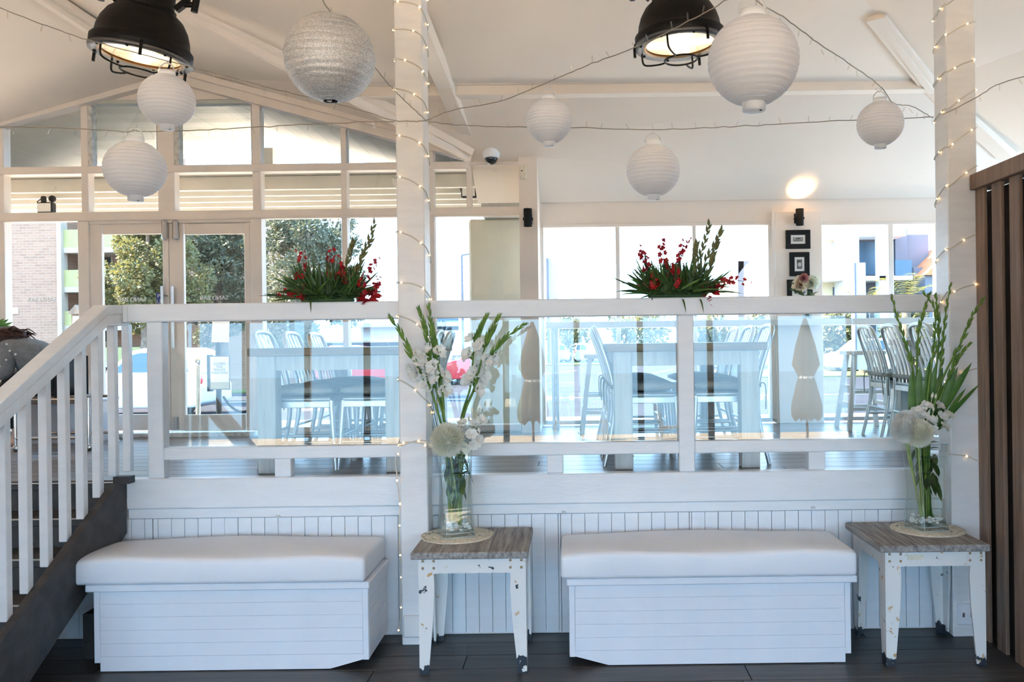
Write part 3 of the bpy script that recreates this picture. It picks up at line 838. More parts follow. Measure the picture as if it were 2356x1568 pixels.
pr('paper', (.86, .85, .82), .6); pr('paper_tan', (.50, .47, .36), .6); pr('ink', (.22, .22, .24), .6)
c = P(506, 857, Ys); w2, h2 = .105, .175
f = MB().box((c.x - w2, Ys - .004, c.z - h2), (c.x + w2, Ys, c.z + h2), .002).build('notice_frame', 'rim_grey', t)
bx('notice', (c.x - w2 + .01, Ys - .0065, c.z - h2 + .01), (c.x + w2 - .01, Ys - .0042, c.z + h2 - .01), 'paper', f)
bx('notice_foot', (c.x - w2 + .01, Ys - .0075, c.z - h2 + .01), (c.x + w2 - .01, Ys - .0066, c.z - h2 + .08), 'paper_tan', f)
text('CLOSED\nFOR\nPRIVATE\nFUNCTION', 'lettering', 'ink', f, (c.x, Ys - .0085, c.z + .045), .033)
c = P(508, 758, Ys + .02); f = MB().prism([P(486, 787, Ys), P(525, 787, Ys), P(527, 730, Ys), P(489, 730, Ys)], (0, .012, 0)).build('menu_board', 'paper', t)
bx('side_panel', (PX(476, 857, Ys) - .005, Ys + .012, PZ(480, 900, Ys)), (PX(484, 857, Ys) + .02, Ys + .03, PZ(480, 816, Ys)), 'dark_pane', t)
mb = MB(); pts = []
for k in range(15):
    s_ = k / 14; pts.append(Vector((lerp(xs + .045, PX(590, 950, Ys), s_), Ys + .03, lerp(PZ(506, 912, Ys), PZ(590, 925, Ys), s_) - .16 * 4 * s_ * (1 - s_) * .8)))
tag(MB().tube(pts, .014, 8).build('barrier_rope', 'black_paint'), 'dark twisted barrier rope hanging from the notice post', 'rope')

# ---- vehicles
def car(name, px0, px1, Y, zg, mat, label, front=1, H=1.45, L=None, tall=False):
    """side-on hatchback between two photo columns"""
    xa, xb = PX(px0, 850, Y), PX(px1, 850, Y)
    L = xb - xa; t = thing(name, ((xa + xb) / 2, Y + .85, zg), label, 'car'); Wd = 1.68
    f = lambda u: (xa + u * L) if front > 0 else (xb - u * L)
    # u along the car from tail (0) to nose (1)
    prof = [(.0, .30), (.0, .62), (.03, .88), (.08, .95), (.66, .93), (.80, .86), (.95, .74), (1.0, .55), (1.0, .28), (.93, .2), (.05, .2)]
    m = MB(); n = len(prof)
    for yy, ins in ((0, 0.05), (.06, 0), (Wd - .06, 0), (Wd, .05)):
        for u, z in prof: m.v.append(Vector((f(u + (0.5 - u) * ins * .4), Y + yy, zg + z * (1 if ins == 0 else 1) * H / 1.45)))
    for r in range(3):
        for i in range(n): m.f.append((r * n + i, r * n + (i + 1) % n, (r + 1) * n + (i + 1) % n, (r + 1) * n + i)); m.sm.append(False)
    m.f += [tuple(range(n)), tuple(range(3 * n, 4 * n))[::-1]]; m.sm += [False, False]
    mod_bevel(m.build('body', mat, t), .05, 3)
    cab = [(.03, .90), (.10, 1.38), (.18, 1.45), (.46, 1.45), (.56, 1.38), (.74, .88)]
    m = MB(); n = len(cab)
    for yy in (.04, .16, Wd - .16, Wd - .04):
        for u, z in cab:
            zz = z if z < 1 or yy in (.16, Wd - .16) else z - .04
            y2 = yy if z < 1 else (yy + .06 if yy < .5 else yy - .06)
            m.v.append(Vector((f(u), Y + y2, zg + zz * H / 1.45)))
    for r in range(3):
        for i in range(n): m.f.append((r * n + i, r * n + (i + 1) % n, (r + 1) * n + (i + 1) % n, (r + 1) * n + i)); m.sm.append(False)
    m.f += [tuple(range(n)), tuple(range(3 * n, 4 * n))[::-1]]; m.sm += [False, False]
    mod_bevel(m.build('cabin', mat, t), .05, 3)
    for us in (((.10, .95), (.15, 1.33), (.32, 1.36), (.32, .95)), ((.345, .95), (.345, 1.36), (.47, 1.35), (.535, 1.30), (.665, .95))):
        q = []
        for u, z in us: q.append(Vector((f(u), Y + (.035 + (z - .95) / .4 * .06), zg + z * H / 1.45)))
        MB().prism(q, (0, .02, 0)).build('window', 'tinted_pane', t)
    for u in (.17, .80):
        w = MB(); mx = Matrix.Rotation(PI / 2, 4, 'X')
        w.lathe([(.17, -.1), (.30, -.1), (.32, -.06), (.32, .08), (.2, .1), (.17, .1)], 26, (f(u), Y + .12, zg + .32), mx); wo = w.build('tyre', 'tyre', t)
        MB().lathe([(0, .085), (.06, .085), (.07, .06), (.15, .07), (.21, .09), (.21, .05), (0, .05)], 20, (f(u), Y + .11, zg + .32), mx).build('hubcap', 'car_silver', wo)
        for k in range(7):
            an = 2 * PI * k / 7; cx_, cz_ = f(u) + .115 * math.cos(an), zg + .32 + .115 * math.sin(an)
            MB().sphere((cx_, Y + .03, cz_), .03, 8, 6, (1, .4, 1)).build('hub_slot', 'tyre', wo)
    MB().sphere((f(.015), Y + .08, zg + .80 * H / 1.45), .1, 10, 8, (.5, .8, 1.3)).build('tail_light', 'car_red', t)
    MB().sphere((f(.97), Y + .12, zg + .66 * H / 1.45), .1, 10, 8, (1.3, 1, .6)).build('headlight', 'chrome', t)
    bx('mirror', (f(.66) - .06, Y - .1, zg + .93), (f(.66) + .06, Y + .02, zg + 1.05), mat, t, .02)
    return t
car('hatchback', 150, 462, 18.2, GZ0, 'car_white', 'white hatchback parked on the street beyond the glass doors', -1, 1.5)
car('red_car', 722, 915, 32, GZ0, 'car_red', 'red car on the street behind the left dining table', 1, 1.5)
car('red_car', 1006, 1185, 31, GZ0, 'car_red', 'red car on the street between post and outside column', -1, 1.5)
car('parked_car', 1322, 1366, 62, GZ0, 'car_white', 'small white car far off in the car park', 1, 1.4)
car('parked_car', 1446, 1482, 56, GZ0, 'car_dark', 'dark car far off across the car park', 1, 1.4)
car('parked_car', 1905, 2075, 38, GZ0, 'car_white', 'white car parked by the verge behind the right-hand stools', -1, 1.5)
car('parked_car', 1283, 1312, 63, GZ0, 'car_silver', 'silver car far off at the left of the car park', 1, 1.4)

# ---- vegetation
def tree(px, Y, rx, rz, cz, n, mat, label, hz=None, leaf=.095, seed=1, name='street_tree', trunk=True):
    r = random.Random(seed); X = PX(px, 700, Y); t = thing(name, (X, Y, GZ0), label, 'tree', 'street trees')
    blobs = []
    for k in range(34):
        a, b = r.random() * 2 * PI, math.acos(2 * r.random() - 1); q = .82 * r.random() ** .33
        blobs.append((Vector((X + rx * q * math.sin(b) * math.cos(a), Y + rx * .7 * q * math.sin(b) * math.sin(a), cz + rz * q * math.cos(b))), rx * r.uniform(.20, .34)))
    m = MB()
    for k in range(n):
        c, br = r.choice(blobs); d = Vector((r.gauss(0, 1), r.gauss(0, 1), r.gauss(0, 1))).normalized()
        p = c + d * br * r.uniform(.75, 1.05); p.z = c.z + (p.z - c.z) * .8
        e = (d + Vector((r.gauss(0, .7), r.gauss(0, .7), r.gauss(0, .7)))).normalized(); s_ = e.orthogonal().normalized()
        l = leaf * r.uniform(.6, 1.4)
        m.add([p, p + e * l * .5 + s_ * l * .3, p + e * l, p + e * l * .5 - s_ * l * .3], [(0, 1, 2, 3)])
    o = m.build('crown', mat, t, fix=False); o['kind'] = 'stuff'
    if trunk:
        w = MB(); w.tube([(X, Y, GZ0), (X + .1, Y, cz * .5), (X, Y, cz)], [.22, .16, .1], 8)
        for c, br in blobs[:7]: w.tube([(X + .05, Y, cz * .45 + r.random()), Vector((X, Y, cz * .7)).lerp(c, .5), c], [.1, .07, .03], 6)
        w.build('trunk', 'bark', t)
    return t
tree(330, 23, 1.7, 2.3, 3.9, 26000, 'tree_leaf', 'sunlit leafy tree seen through the glass doors', seed=4)
tree(505, 26, 1.75, 2.8, 4.0, 26000, 'tree_leaf_grey', 'grey-green tree seen through the right door leaf', seed=5)
tree(700, 24, 1.75, 2.9, 3.9, 26000, 'tree_leaf_grey', 'grey-green tree behind the left red flower arrangement', seed=6)
for px, Y, rx, cz, s_, lab in ((1300, 66, 2.0, 2.2, 11, 'small tree beside the far white parked car'), (1475, 60, 2.4, 2.4, 12, 'distant tree behind the dark parked car'), (1625, 47, 1.6, 1.9, 13, 'distant tree seen right of the middle balustrade post'), (1765, 46, 1.35, 2.1, 14, 'distant tree left of the picture-hung pier'), (1930, 42, 1.5, 1.9, 15, 'bush behind the white car at right'), (2110, 41, 1.7, 1.9, 16, 'bush below the palm at right')):
    tree(px, Y, rx, 1.6, cz, 1600, 'tree_leaf', lab, leaf=.3, seed=s_, trunk=False, name='distant_tree')
def palm(px, py, Y, label, seed):
    r = random.Random(seed); p = P(px, py, Y); t = thing('palm_tree', (p.x, Y, GZ0), label, 'palm')
    MB().tube([(p.x, Y, GZ0), (p.x, Y, p.z)], [.2, .16], 10).build('trunk', 'bark', t)
    for k in range(13):
        a = 2 * PI * k / 13 + r.random() * .3; el = r.uniform(.35, 1.2); d = Vector((math.cos(a) * math.cos(el), math.sin(a) * math.cos(el), math.sin(el)))
        m = MB(); Lf = r.uniform(1.9, 2.6); side = d.cross(Vector((0, 0, 1))).normalized()
        for j in range(16):
            s_ = j / 15; c = p + d * Lf * s_ + Vector((0, 0, -1.1 * s_ * s_)); wd = .45 * math.sin(PI * min(1, s_ * .85 + .12))
            for sg in (-1, 1): m.leaf(c, side * sg + d * .7 + Vector((0, 0, -.25)), Vector((0, 0, 1)).cross(side), wd, .05, .2, 2)
        m.build('frond', 'palm_leaf', t, fix=False)
palm(2085, 690, 34, 'yellow-green palm seen through the right-hand window', 3)
palm(1985, 720, 36, 'smaller palm behind the pale blue sign pillar', 5)

# ---- buildings
def building(name, loc, label): return thing(name, loc, label, 'building')
Yb_ = 27.0
bA = building('apartment_block', (PX(60, 800, Yb_), Yb_, GZ0), 'pinkish brick apartment block with yellow balconies at far left')
xb1 = PX(134, 600, Yb_); bx('brick_wall', (xb1 - 14, Yb_, GZ0), (xb1, Yb_ + 9, 11), 'brick', bA)
bx('rear_wall', (xb1, Yb_ + 1.6, GZ0), (xb1 + 5.5, Yb_ + 9, 6.3), 'brick', bA); bx('corner_strip', (xb1 - .02, Yb_ - .05, GZ0), (xb1 + .12, Yb_ + .3, 11), 'concrete', bA)
for k, (ya, yb2) in enumerate(((380, 430), (527, 577), (620, 668), (715, 757), (800, 842))):
    z1, z0 = PZ(158, ya, Yb_), PZ(158, yb2, Yb_)
    bal_ = MB().box((xb1 + .12, Yb_ + .1, z0 + .12), (xb1 + 3.4, Yb_ + .22, z1)).build('balcony_front', 'yellow_render', bA)
    bx('balcony_slab', (xb1 + .12, Yb_ + .1, z0 - .05), (xb1 + 3.4, Yb_ + 1.6, z0 + .12), 'concrete', bal_)
    wdw = bx('window', (xb1 + .25, Yb_ + 1.52, z1 + .15), (xb1 + .9, Yb_ + 1.6, z1 + 1.05), 'concrete', bA); bx('window_pane', (xb1 + .3, Yb_ + 1.49, z1 + .2), (xb1 + .85, Yb_ + 1.52, z1 + .98), 'dark_pane', wdw)
bx('sign_plate', (PX(18, 715, Yb_), Yb_ - .03, PZ(30, 722, Yb_)), (PX(42, 715, Yb_), Yb_, PZ(30, 708, Yb_)), 'house_white', bA)
# notice cabinet outside
nc = thing('notice_cabinet', (PX(172, 740, 12), 12, GZ0), 'brown roofed notice cabinet outside beside the brick block', 'cabinet')
xa, xb = PX(164, 740, 12), PX(192, 740, 12); za, zb = PZ(176, 745, 12), PZ(176, 722, 12)
bx('case', (xa, 12, za - .25), (xb, 12.12, zb), 'bark', nc); bx('notice', (xa + .03, 11.985, za - .2), (xb - .03, 11.998, zb - .03), 'paper', nc)
MB().prism([(xa - .03, 11.95, zb), (xb + .03, 11.95, zb), ((xa + xb) / 2, 11.95, zb + .13)], (0, .22, 0)).build('roof', 'bark', nc)
for x in (xa + .02, xb - .02): bx('leg', (x - .02, 12.03, GZ0), (x + .02, 12.08, za - .25), 'bark', nc)

Yh = 46.0
bH = building('modern_house', (PX(2000, 780, Yh), Yh, GZ0), 'modern cream and grey house with balconies through the right-hand window')
def hb(name, x0, y0, x1, y1, d0, d1, mat, par=bH): return fr(par, name, x0, y0, x1, y1, Yh + d0, Yh + d1, mat, 0)
hb('cream_wall', 1860, 500, 1950, 860, 0, 8, 'house_cream'); hb('upper_fascia', 1850, 518, 1962, 545, -1.6, 0, 'house_white'); hb('floor_slab', 1860, 634, 1962, 645, -1.6, 0, 'house_white')
wd_ = hb('window', 1914, 556, 1942, 636, -.06, 0, 'house_blue'); hb('curtain', 1924, 556, 1934, 636, -.1, -.07, 'house_cream', wd_)
hb('window', 1917, 660, 1944, 700, -.06, 0, 'tinted_pane'); hb('balcony_glass', 1862, 598, 1960, 634, -1.6, -1.5, 'tinted_pane') if False else None
hb('party_wall', 1942, 500, 1978, 860, -1.7, 6, 'house_white'); hb('grey_wall', 1960, 540, 2138, 860, .4, 8, 'house_grey')
hb('roof_slab', 1966, 524, 2085, 543, -1.2, 7, 'house_white'); hb('window', 1977, 556, 2022, 632, .3, .4, 'tinted_pane'); hb('white_column', 2024, 505, 2048, 860, -1.5, -.9, 'house_white')
hb('balcony_glass', 2060, 598, 2098, 634, -1.5, -1.44, 'tinted_pane'); hb('balcony_slab', 1972, 634, 2100, 644, -1.5, .4, 'house_white')
hb('grey_tower', 2060, 526, 2088, 640, .2, .4, 'house_grey'); hb('garage_wall', 2104, 615, 2140, 860, -.8, .3, 'house_grey')
bR = building('orange_roof_house', (PX(2150, 780, 44), 44, GZ0), 'low grey house with an orange tiled roof at the right')
fr(bR, 'wall', 2130, 630, 2260, 860, 44, 50, 'house_grey'); MB().prism([P(2128, 632, 43.8), P(2300, 632, 43.8), P(2300, 560, 43.8), P(2200, 560, 43.8)], (0, 7, 0)).build('roof', 'roof_orange', bR)
bB = building('blue_building', (PX(1272, 780, 58), 58, GZ0), 'narrow pale blue building beside the outside column')
fr(bB, 'blue_wall', 1261, 593, 1284, 840, 58, 62, 'house_blue'); fr(bB, 'edge_fin', 1258, 593, 1263, 840, 57.6, 58, 'house_grey')
bW = building('white_house', (PX(1740, 780, 52), 52, GZ0), 'white house with lavender-grey corner behind the right red flowers')
fr(bW, 'wall', 1725, 560, 1790, 860, 52, 58, 'house_white'); fr(bW, 'corner_fin', 1699, 600, 1713, 860, 51.6, 52, 'house_grey'); MB().prism([P(1699, 600, 51.6), P(1727, 600, 51.6), P(1708, 618, 51.6), P(1699, 630, 51.6)], (0, .4, 0)).build('corner_bracket', 'house_grey', bW)
fr(bW, 'yellow_wing', 1652, 640, 1688, 860, 53, 58, 'house_cream')
sp_ = thing('sign_pillar', (PX(1983, 780, 33), 33, GZ0), 'pale blue sign pillar in front of the modern house', 'pillar')
fr(sp_, 'panel', 1970, 604, 1993, 850, 33, 33.4, 'house_blue'); fr(sp_, 'edge', 1967, 604, 1971, 850, 32.95, 33.4, 'house_grey')
p = P(1062, 587, 40); t = thing('lamp_post', (p.x, 40, GZ0), 'thin street lamp post left of the outside column', 'lamp post')
MB().tube([(p.x, 40, GZ0), (p.x, 40, p.z)], [.09, .06], 10).build('pole', 'house_grey', t); MB().bar((p.x, 40, p.z), (p.x + .7, 40, p.z + .1), .12, .06).build('lamp_arm', 'house_grey', t)
wl = thing('street_wall', (PX(450, 800, 34), 34, GZ0), 'low grey street wall behind the white hatchback', 'wall')
bx('wall_body', (PX(200, 800, 34), 34, GZ0), (PX(1000, 800, 34), 34.3, 1.75), 'asphalt', wl); bx('coping', (PX(200, 800, 34), 33.95, 1.75), (PX(1000, 800, 34), 34.35, 1.82), 'concrete', wl)
bP = building('street_shopfront', (PX(850, 780, 60), 60, GZ0), 'low pale shopfront across the street behind the left table')
fr(bP, 'wall', 830, 690, 1010, 860, 60, 66, 'house_white'); fr(bP, 'window', 1000, 715, 1055, 760, 59.9, 60, 'tinted_pane'); fr(bP, 'awning', 700, 742, 1060, 752, 58.5, 60, 'house_blue')

# ---- beach side (seen mirrored in the balustrade glass)
def umbrella(x, y, label):
    t = thing('patio_umbrella', (x, y, -.02), label, 'umbrella')
    MB().tube([(x, y, 0), (x, y, 2.55)], .025, 10).build('pole', 'screen_wood', t)
    prof = [(.03, 2.55), (.10, 2.35), (.17, 2.0), (.24, 1.6), (.13, 1.35), (.15, 1.30), (.27, .75), (.26, .55), (.2, .5)]
    m = MB(); n = 24; vs_ = []
    for j, (r, z) in enumerate(prof):
        for k in range(n):
            a = 2 * PI * k / n; rr = r * (1 + .22 * math.cos(8 * a) * (j > 1)); vs_.append((x + rr * math.cos(a), y + rr * math.sin(a), z - (.06 * math.cos(8 * a) if j == len(prof) - 1 else 0)))
    m.add(vs_, [(i * n + k, i * n + (k + 1) % n, (i + 1) * n + (k + 1) % n, (i + 1) * n + k) for i in range(len(prof) - 1) for k in range(n)], True)
    m.build('canopy', 'umbrella_cloth', t); MB().lathe([(.14, 1.31), (.155, 1.34), (.14, 1.37)], 20, (x, y, 0)).build('strap', 'paper', t)
    MB().lathe([(0, 0), (.28, 0), (.28, .06), (.04, .1), (0, .1)], 20, (x, y, -.02)).build('base', 'concrete', t)
pr('umbrella_cloth', (.10, .097, .09), .9, var=.1)
umbrella(4.75, -7.6, 'closed grey patio umbrella mirrored in the right glass panel')
umbrella(-.85, -7.6, 'closed grey patio umbrella mirrored in the middle glass panel')
# ================================================================== BENCHES
def bench(name, bx0, bx1, lx0, lx1, cx0, cx1, label, clabel, cut):
    """storage bench with a boarded front; all x in metres, front plane YB0"""
    F, K = 4.365, 4.80; zt = .455
    t = thing(name, ((bx0 + bx1) / 2, (F + K) / 2, 0), label, 'bench', 'white storage benches')
    bx('carcass', (bx0 + .012, F + .012, .05), (bx1 - .012, K, zt - .04), 'bench_white', t)
    bx('lid', (lx0, F - .025, zt - .036), (lx1, K, zt), 'bench_white', t, .005)
    st_ = .03
    for x in (bx0, bx1 - st_): bx('corner_stile', (x, F, .048), (x + st_, F + .014, zt - .038), 'bench_white', t, .002)
    hb_ = (zt - .05) / 6
    for k in range(6):
        z0, z1 = .012 + k * hb_, .012 + (k + 1) * hb_ - .0006
        if k == 0:
            a, b = bx0 + st_, bx1 - st_; c = .17
            q = [(a + (c if cut < 0 else 0), F + .002, .004), (b - (c if cut > 0 else 0), F + .002, .004), (b, F + .002, .05), (b, F + .002, z1), (a, F + .002, z1), (a, F + .002, .05)]
            if cut > 0: q[5] = (a, F + .002, .03)
            else: q[2] = (b, F + .002, .03)
            MB().prism([Vector(v) for v in q], (0, .012, 0)).build('board', 'bench_white', t)
        else: bx('board', (bx0 + st_ + .0008, F + .002, z0), (bx1 - st_ - .0008, F + .014, z1), 'bench_white', t, .001)
    for sx in ((bx1 - .012, bx1), (bx0, bx0 + .012)):
        for y in (F + .014, K - .03): bx('side_stile', (sx[0] - .001, y, .05), (sx[1] + .001, y + .03, zt - .038), 'bench_white', t, .002)
        for k in range(6): bx('side_board', (sx[0], F + .045, .05 + k * .061), (sx[1], K - .031, .05 + (k + 1) * .061 - .0012), 'bench_white', t, .0018)
    bx('plinth', (bx0 + .2, F + .05, 0), (bx1 - .2, K - .05, .05), 'bench_white', t)
    # cushion: soft slab lying on the lid
    m = MB(); nx, ny = 24, 10; ch = .145
    def top(u, v): return zt + .002 + ch * (1 - .10 * abs(2 * u - 1) ** 6 - .10 * abs(2 * v - 1) ** 6) + .006 * math.sin(u * 9 + v * 4)
    x0, x1, y0, y1 = cx0, cx1, F - .04, K + .02
    g = []
    for j in range(ny + 1):
        for i in range(nx + 1): g.append((lerp(x0, x1, i / nx), lerp(y0, y1, j / ny), top(i / nx, j / ny)))
    for j in range(ny + 1):
        for i in range(nx + 1): g.append((lerp(x0, x1, i / nx), lerp(y0, y1, j / ny), zt + .001 + .008 * (1 - abs(2 * (i / nx) - 1)) * 0))
    n1 = (nx + 1) * (ny + 1); fs = []
    for j in range(ny):
        for i in range(nx):
            a = j * (nx + 1) + i; fs += [(a, a + 1, a + nx + 2, a + nx + 1), (n1 + a, n1 + a + nx + 1, n1 + a + nx + 2, n1 + a + 1)]
    for i in range(nx):
        for a in (i, ny * (nx + 1) + i): fs.append((a, a + 1, n1 + a + 1, n1 + a))
    for j in range(ny):
        for a in (j * (nx + 1), j * (nx + 1) + nx): fs.append((a, a + nx + 1, n1 + a + nx + 1, n1 + a))
    m.add(g, fs, True); o = m.build('bench_cushion', 'vinyl')
    b = o.modifiers.new('bevel', 'BEVEL'); b.width = .022; b.segments = 4; b.limit_method = 'ANGLE'; b.angle_limit = math.radians(50)
    tag(o, clabel, 'cushion', 'white bench cushions')
yb_ = 1440; F_ = 4.365
X_ = lambda px, y=yb_: PX(px, y, F_)
bench('storage_bench', X_(216), X_(848), X_(201, 1343), X_(852, 1343), X_(178, 1310), X_(843, 1310), 'white boarded storage bench in front of the stairs', 'white vinyl seat cushion on the bench by the stairs', 1)
bench('storage_bench', X_(1310), X_(1958), X_(1303, 1330), X_(1969, 1320), X_(1290, 1300), X_(1968, 1300), 'white boarded storage bench between the two side tables', 'white vinyl seat cushion on the bench between the two side tables', -1)

# ================================================================== SIDE TABLES
TH = .622
def side_table(x0, x1, y0, y1, label, sticker=False):
    """weathered plank top on a tapered steel frame; x0..x1 is the top"""
    H = TH; t = thing('side_table', ((x0 + x1) / 2, (y0 + y1) / 2, 0), label, 'side table', 'rusty white side tables')
    n = 3; w = (x1 - x0) / n
    tp = bx('tabletop', (x0 + .004, y0 + .012, H - .036), (x1 - .004, y1 - .012, H - .008), 'grey_wood', t)
    for k in range(n):
        m = MB().box((x0 + k * w + .0006, y0, H - .035), (x0 + (k + 1) * w - .0006, y1, H), .005); m.build('plank', 'grey_wood', tp)
    ix0, ix1, iy0, iy1 = x0 + .035, x1 - .012, y0 + .035, y1 - .035; zf = H - .036; th = .012
    lw, fw, ah = .098, .046, .078
    def leg_poly(o, ax, sgn):
        """one flat face of a leg: profile with the curved gusset, in the plane spanned by ax and z"""
        pr_ = [(0, 0), (fw, 0), (fw + .028, .30), (fw + .034, zf - .155)]
        for k in range(5):
            a = k / 4 * PI / 2; pr_.append((lw - .022 * 1 - (lw - fw - .056) * math.cos(a) + .0, zf - .155 + .075 * math.sin(a)))
        pr_ += [(lw, zf - ah), (lw, zf), (0, zf)]
        return [Vector(o) + Vector(ax) * sgn * u + Vector((0, 0, z)) for u, z in pr_]
    for cx, sx in ((ix0, 1), (ix1, -1)):
        for cy, sy in ((iy0, 1), (iy1, -1)):
            m = MB().prism(leg_poly((cx, cy, 0), (1, 0, 0), sx), (0, sy * th, 0))
            m.prism(leg_poly((cx, cy + sy * th, 0), (0, 1, 0), sy), (sx * th, 0, 0))
            lg = m.build('leg', 'chipped_enamel', t)
            if sy > 0:
                for u in (.022, .078):
                    for dz in (.014, .05): MB().sphere((cx + sx * u, cy - .002, zf - dz), .007, 8, 6, (1, .5, 1)).build('rivet', 'brass_screw', lg)
    for yy in (iy0 + .0015, iy1 - th - .0015): bx('apron', (ix0 + lw, yy + .001, zf - ah), (ix1 - lw, yy + th, zf), 'chipped_enamel', t)
    for xx in (ix0 + .002, ix1 - th - .002): bx('apron', (xx, iy0 + lw, zf - ah), (xx + th, iy1 - lw, zf), 'chipped_enamel', t)
    if sticker: bx('label_tape', (ix0 + .115, iy0 - .001, zf - .045), (ix0 + .195, iy0 + .0016, zf - .02), 'doily', t)
    return t
tA0, tA1 = PX(943, 1278, 4.25), PX(1214, 1276, 4.25)
side_table(tA0, tA1, 4.25, 4.815, 'chipped white side table with grey plank top beside the central post')
tB0, tB1 = PX(2026, 1262, 4.27), PX(2026, 1262, 4.27) + .565
side_table(tB0, min(tB1, rp0 - .006), 4.27, 4.83, 'chipped white side table with grey plank top beside the brown screen', True)

# ---- woven mats
def mat_(c, r, label, seed):
    rr = random.Random(seed); m = MB(); N_, Rg = 44, 9; z = c[2] + .0008; h = .0045
    rad = [r * (.10 + .90 * k / Rg) for k in range(Rg + 1)]
    # strands: rings and zig-zag spokes, leaving holes between them
    for k, q in enumerate(rad):
        pts = [(c[0] + q * (1 + .012 * rr.gauss(0, 1)) * math.cos(2 * PI * i / N_), c[1] + q * (1 + .012 * rr.gauss(0, 1)) * math.sin(2 * PI * i / N_), z + h * .6) for i in range(N_)]
        m.tube(pts, .0042, 5, closed=True)
    for i in range(N_):
        for k in range(Rg):
            if rr.random() < .22: continue
            a = 2 * PI * (i + .5 * (k % 2)) / N_; b = 2 * PI * (i + .5 * ((k + 1) % 2)) / N_
            m.tube([(c[0] + rad[k] * math.cos(a), c[1] + rad[k] * math.sin(a), z + h * .6), (c[0] + rad[k + 1] * math.cos(b), c[1] + rad[k + 1] * math.sin(b), z + h * .6)], .0042, 4, False)
    m.lathe([(0, h * .9), (r * .22, h), (r * .22, 0)], 24, (c[0], c[1], z))
    tag(m.build('woven_mat', 'doily'), label, 'mat', 'round woven mats')
vA = Vector((PX(1049, 1222, 4.62), 4.62, TH)); vB = Vector((PX(2131, 1200, 4.60), 4.60, TH))
mat_(vA + Vector((.008, -.005, 0)), .193, 'round cream woven mat under the vase by the central post', 1)
mB_ = Vector((PX(2134, 1210, 4.62), 4.62, TH)); vB.y = 4.625; vB.x = PX(2131, 1195, 4.625)
mat_(mB_, .19, 'round cream woven mat under the vase by the brown screen', 2)

# ================================================================== VASES AND FLOWERS
MAT_T = .0075
def vase(c, rot0, rot1, wb, wt, H, label, plabel, seed):
    rr = random.Random(seed); z0 = c.z + MAT_T
    t = thing('glass_vase', (c.x, c.y, z0), label, 'vase', 'tall square glass vases')
    def ring(u, inset):
        w = lerp(wb, wt, u) * (1 - .10 * math.sin(PI * min(1, u * 1.05))) / 2 - inset; a0 = lerp(rot0, rot1, u); out = []
        rc = .012
        for k in range(4):
            for s_ in (-1, 1):
                px_, py_ = (w, s_ * (w - rc)); a = a0 + k * PI / 2
                out.append(Vector((c.x + px_ * math.cos(a) - py_ * math.sin(a), c.y + px_ * math.sin(a) + py_ * math.cos(a), z0 + u * H)))
        return out
    def shell(us, inset, capb=False, capt=False):
        m = MB(); vs_ = []; 
        for u in us: vs_ += ring(u, inset)
        fs = [(i * 8 + k, i * 8 + (k + 1) % 8, (i + 1) * 8 + (k + 1) % 8, (i + 1) * 8 + k) for i in range(len(us) - 1) for k in range(8)]
        if capb: fs.append(tuple(range(8))[::-1])
        if capt: fs.append(tuple(range((len(us) - 1) * 8, len(us) * 8)))
        return m.add(vs_, fs, False)
    n = 10
    m = shell([k / n for k in range(n + 1)], 0, True); m2 = shell([.05 + .95 * k / n for k in range(n + 1)], .006, True)
    o = len(m.v); m.v += m2.v; m.f += [tuple(i + o for i in f) for f in m2.f]; m.sm += m2.sm
    a = n * 8; m.f += [(a + k, a + (k + 1) % 8, o + a + (k + 1) % 8, o + a + k) for k in range(8)]; m.sm += [False] * 8
    m.build('glass_body', 'vase_glass', t)
    # thick greenish base and rim edges
    e = MB(); e.tube(ring(.004, .001), .003, 5, closed=True); e.tube(ring(1.0, .002), .0022, 5, closed=True); e.tube(ring(.05, .003), .002, 5, closed=True); e.build('glass_edges', 'glass_edge', t)
    e = MB()
    for k in range(0, 8, 2): e.tube([ring(j / n, .002)[k] for j in range(n + 1)], .0016, 4)
    e.build('corner_lines', 'glass_edge', t)
    shell([.055 + .80 * k / n for k in range(n + 1)], .0075, True, True).build('water', 'water', t)
    p = MB()
    for k in range(70):
        w = (lerp(wb, wt, .08) / 2 - .022); r_ = rr.uniform(.008, .012)
        a = rot0; u, v = rr.uniform(-w, w), rr.uniform(-w, w); q = Vector((c.x + u * math.cos(a) - v * math.sin(a), c.y + u * math.sin(a) + v * math.cos(a), z0 + .035 + rr.random() * .035))
        p.sphere(q, r_, 7, 5, (1.15, 1, .75))
    tag(p.build('vase_pebbles', 'pebble'), plabel, 'pebbles', kind='stuff')
    return z0
HV = .465
zA = vase(vA, .40, .12, .175, .185, HV, 'tall square glass vase of white gladioli beside the central post', 'white pebbles in the vase beside the central post', 5)
zB = vase(vB, .25, .10, .175, .185, HV, 'tall square glass vase of green gladioli beside the brown screen', 'white pebbles in the vase beside the brown screen', 6)

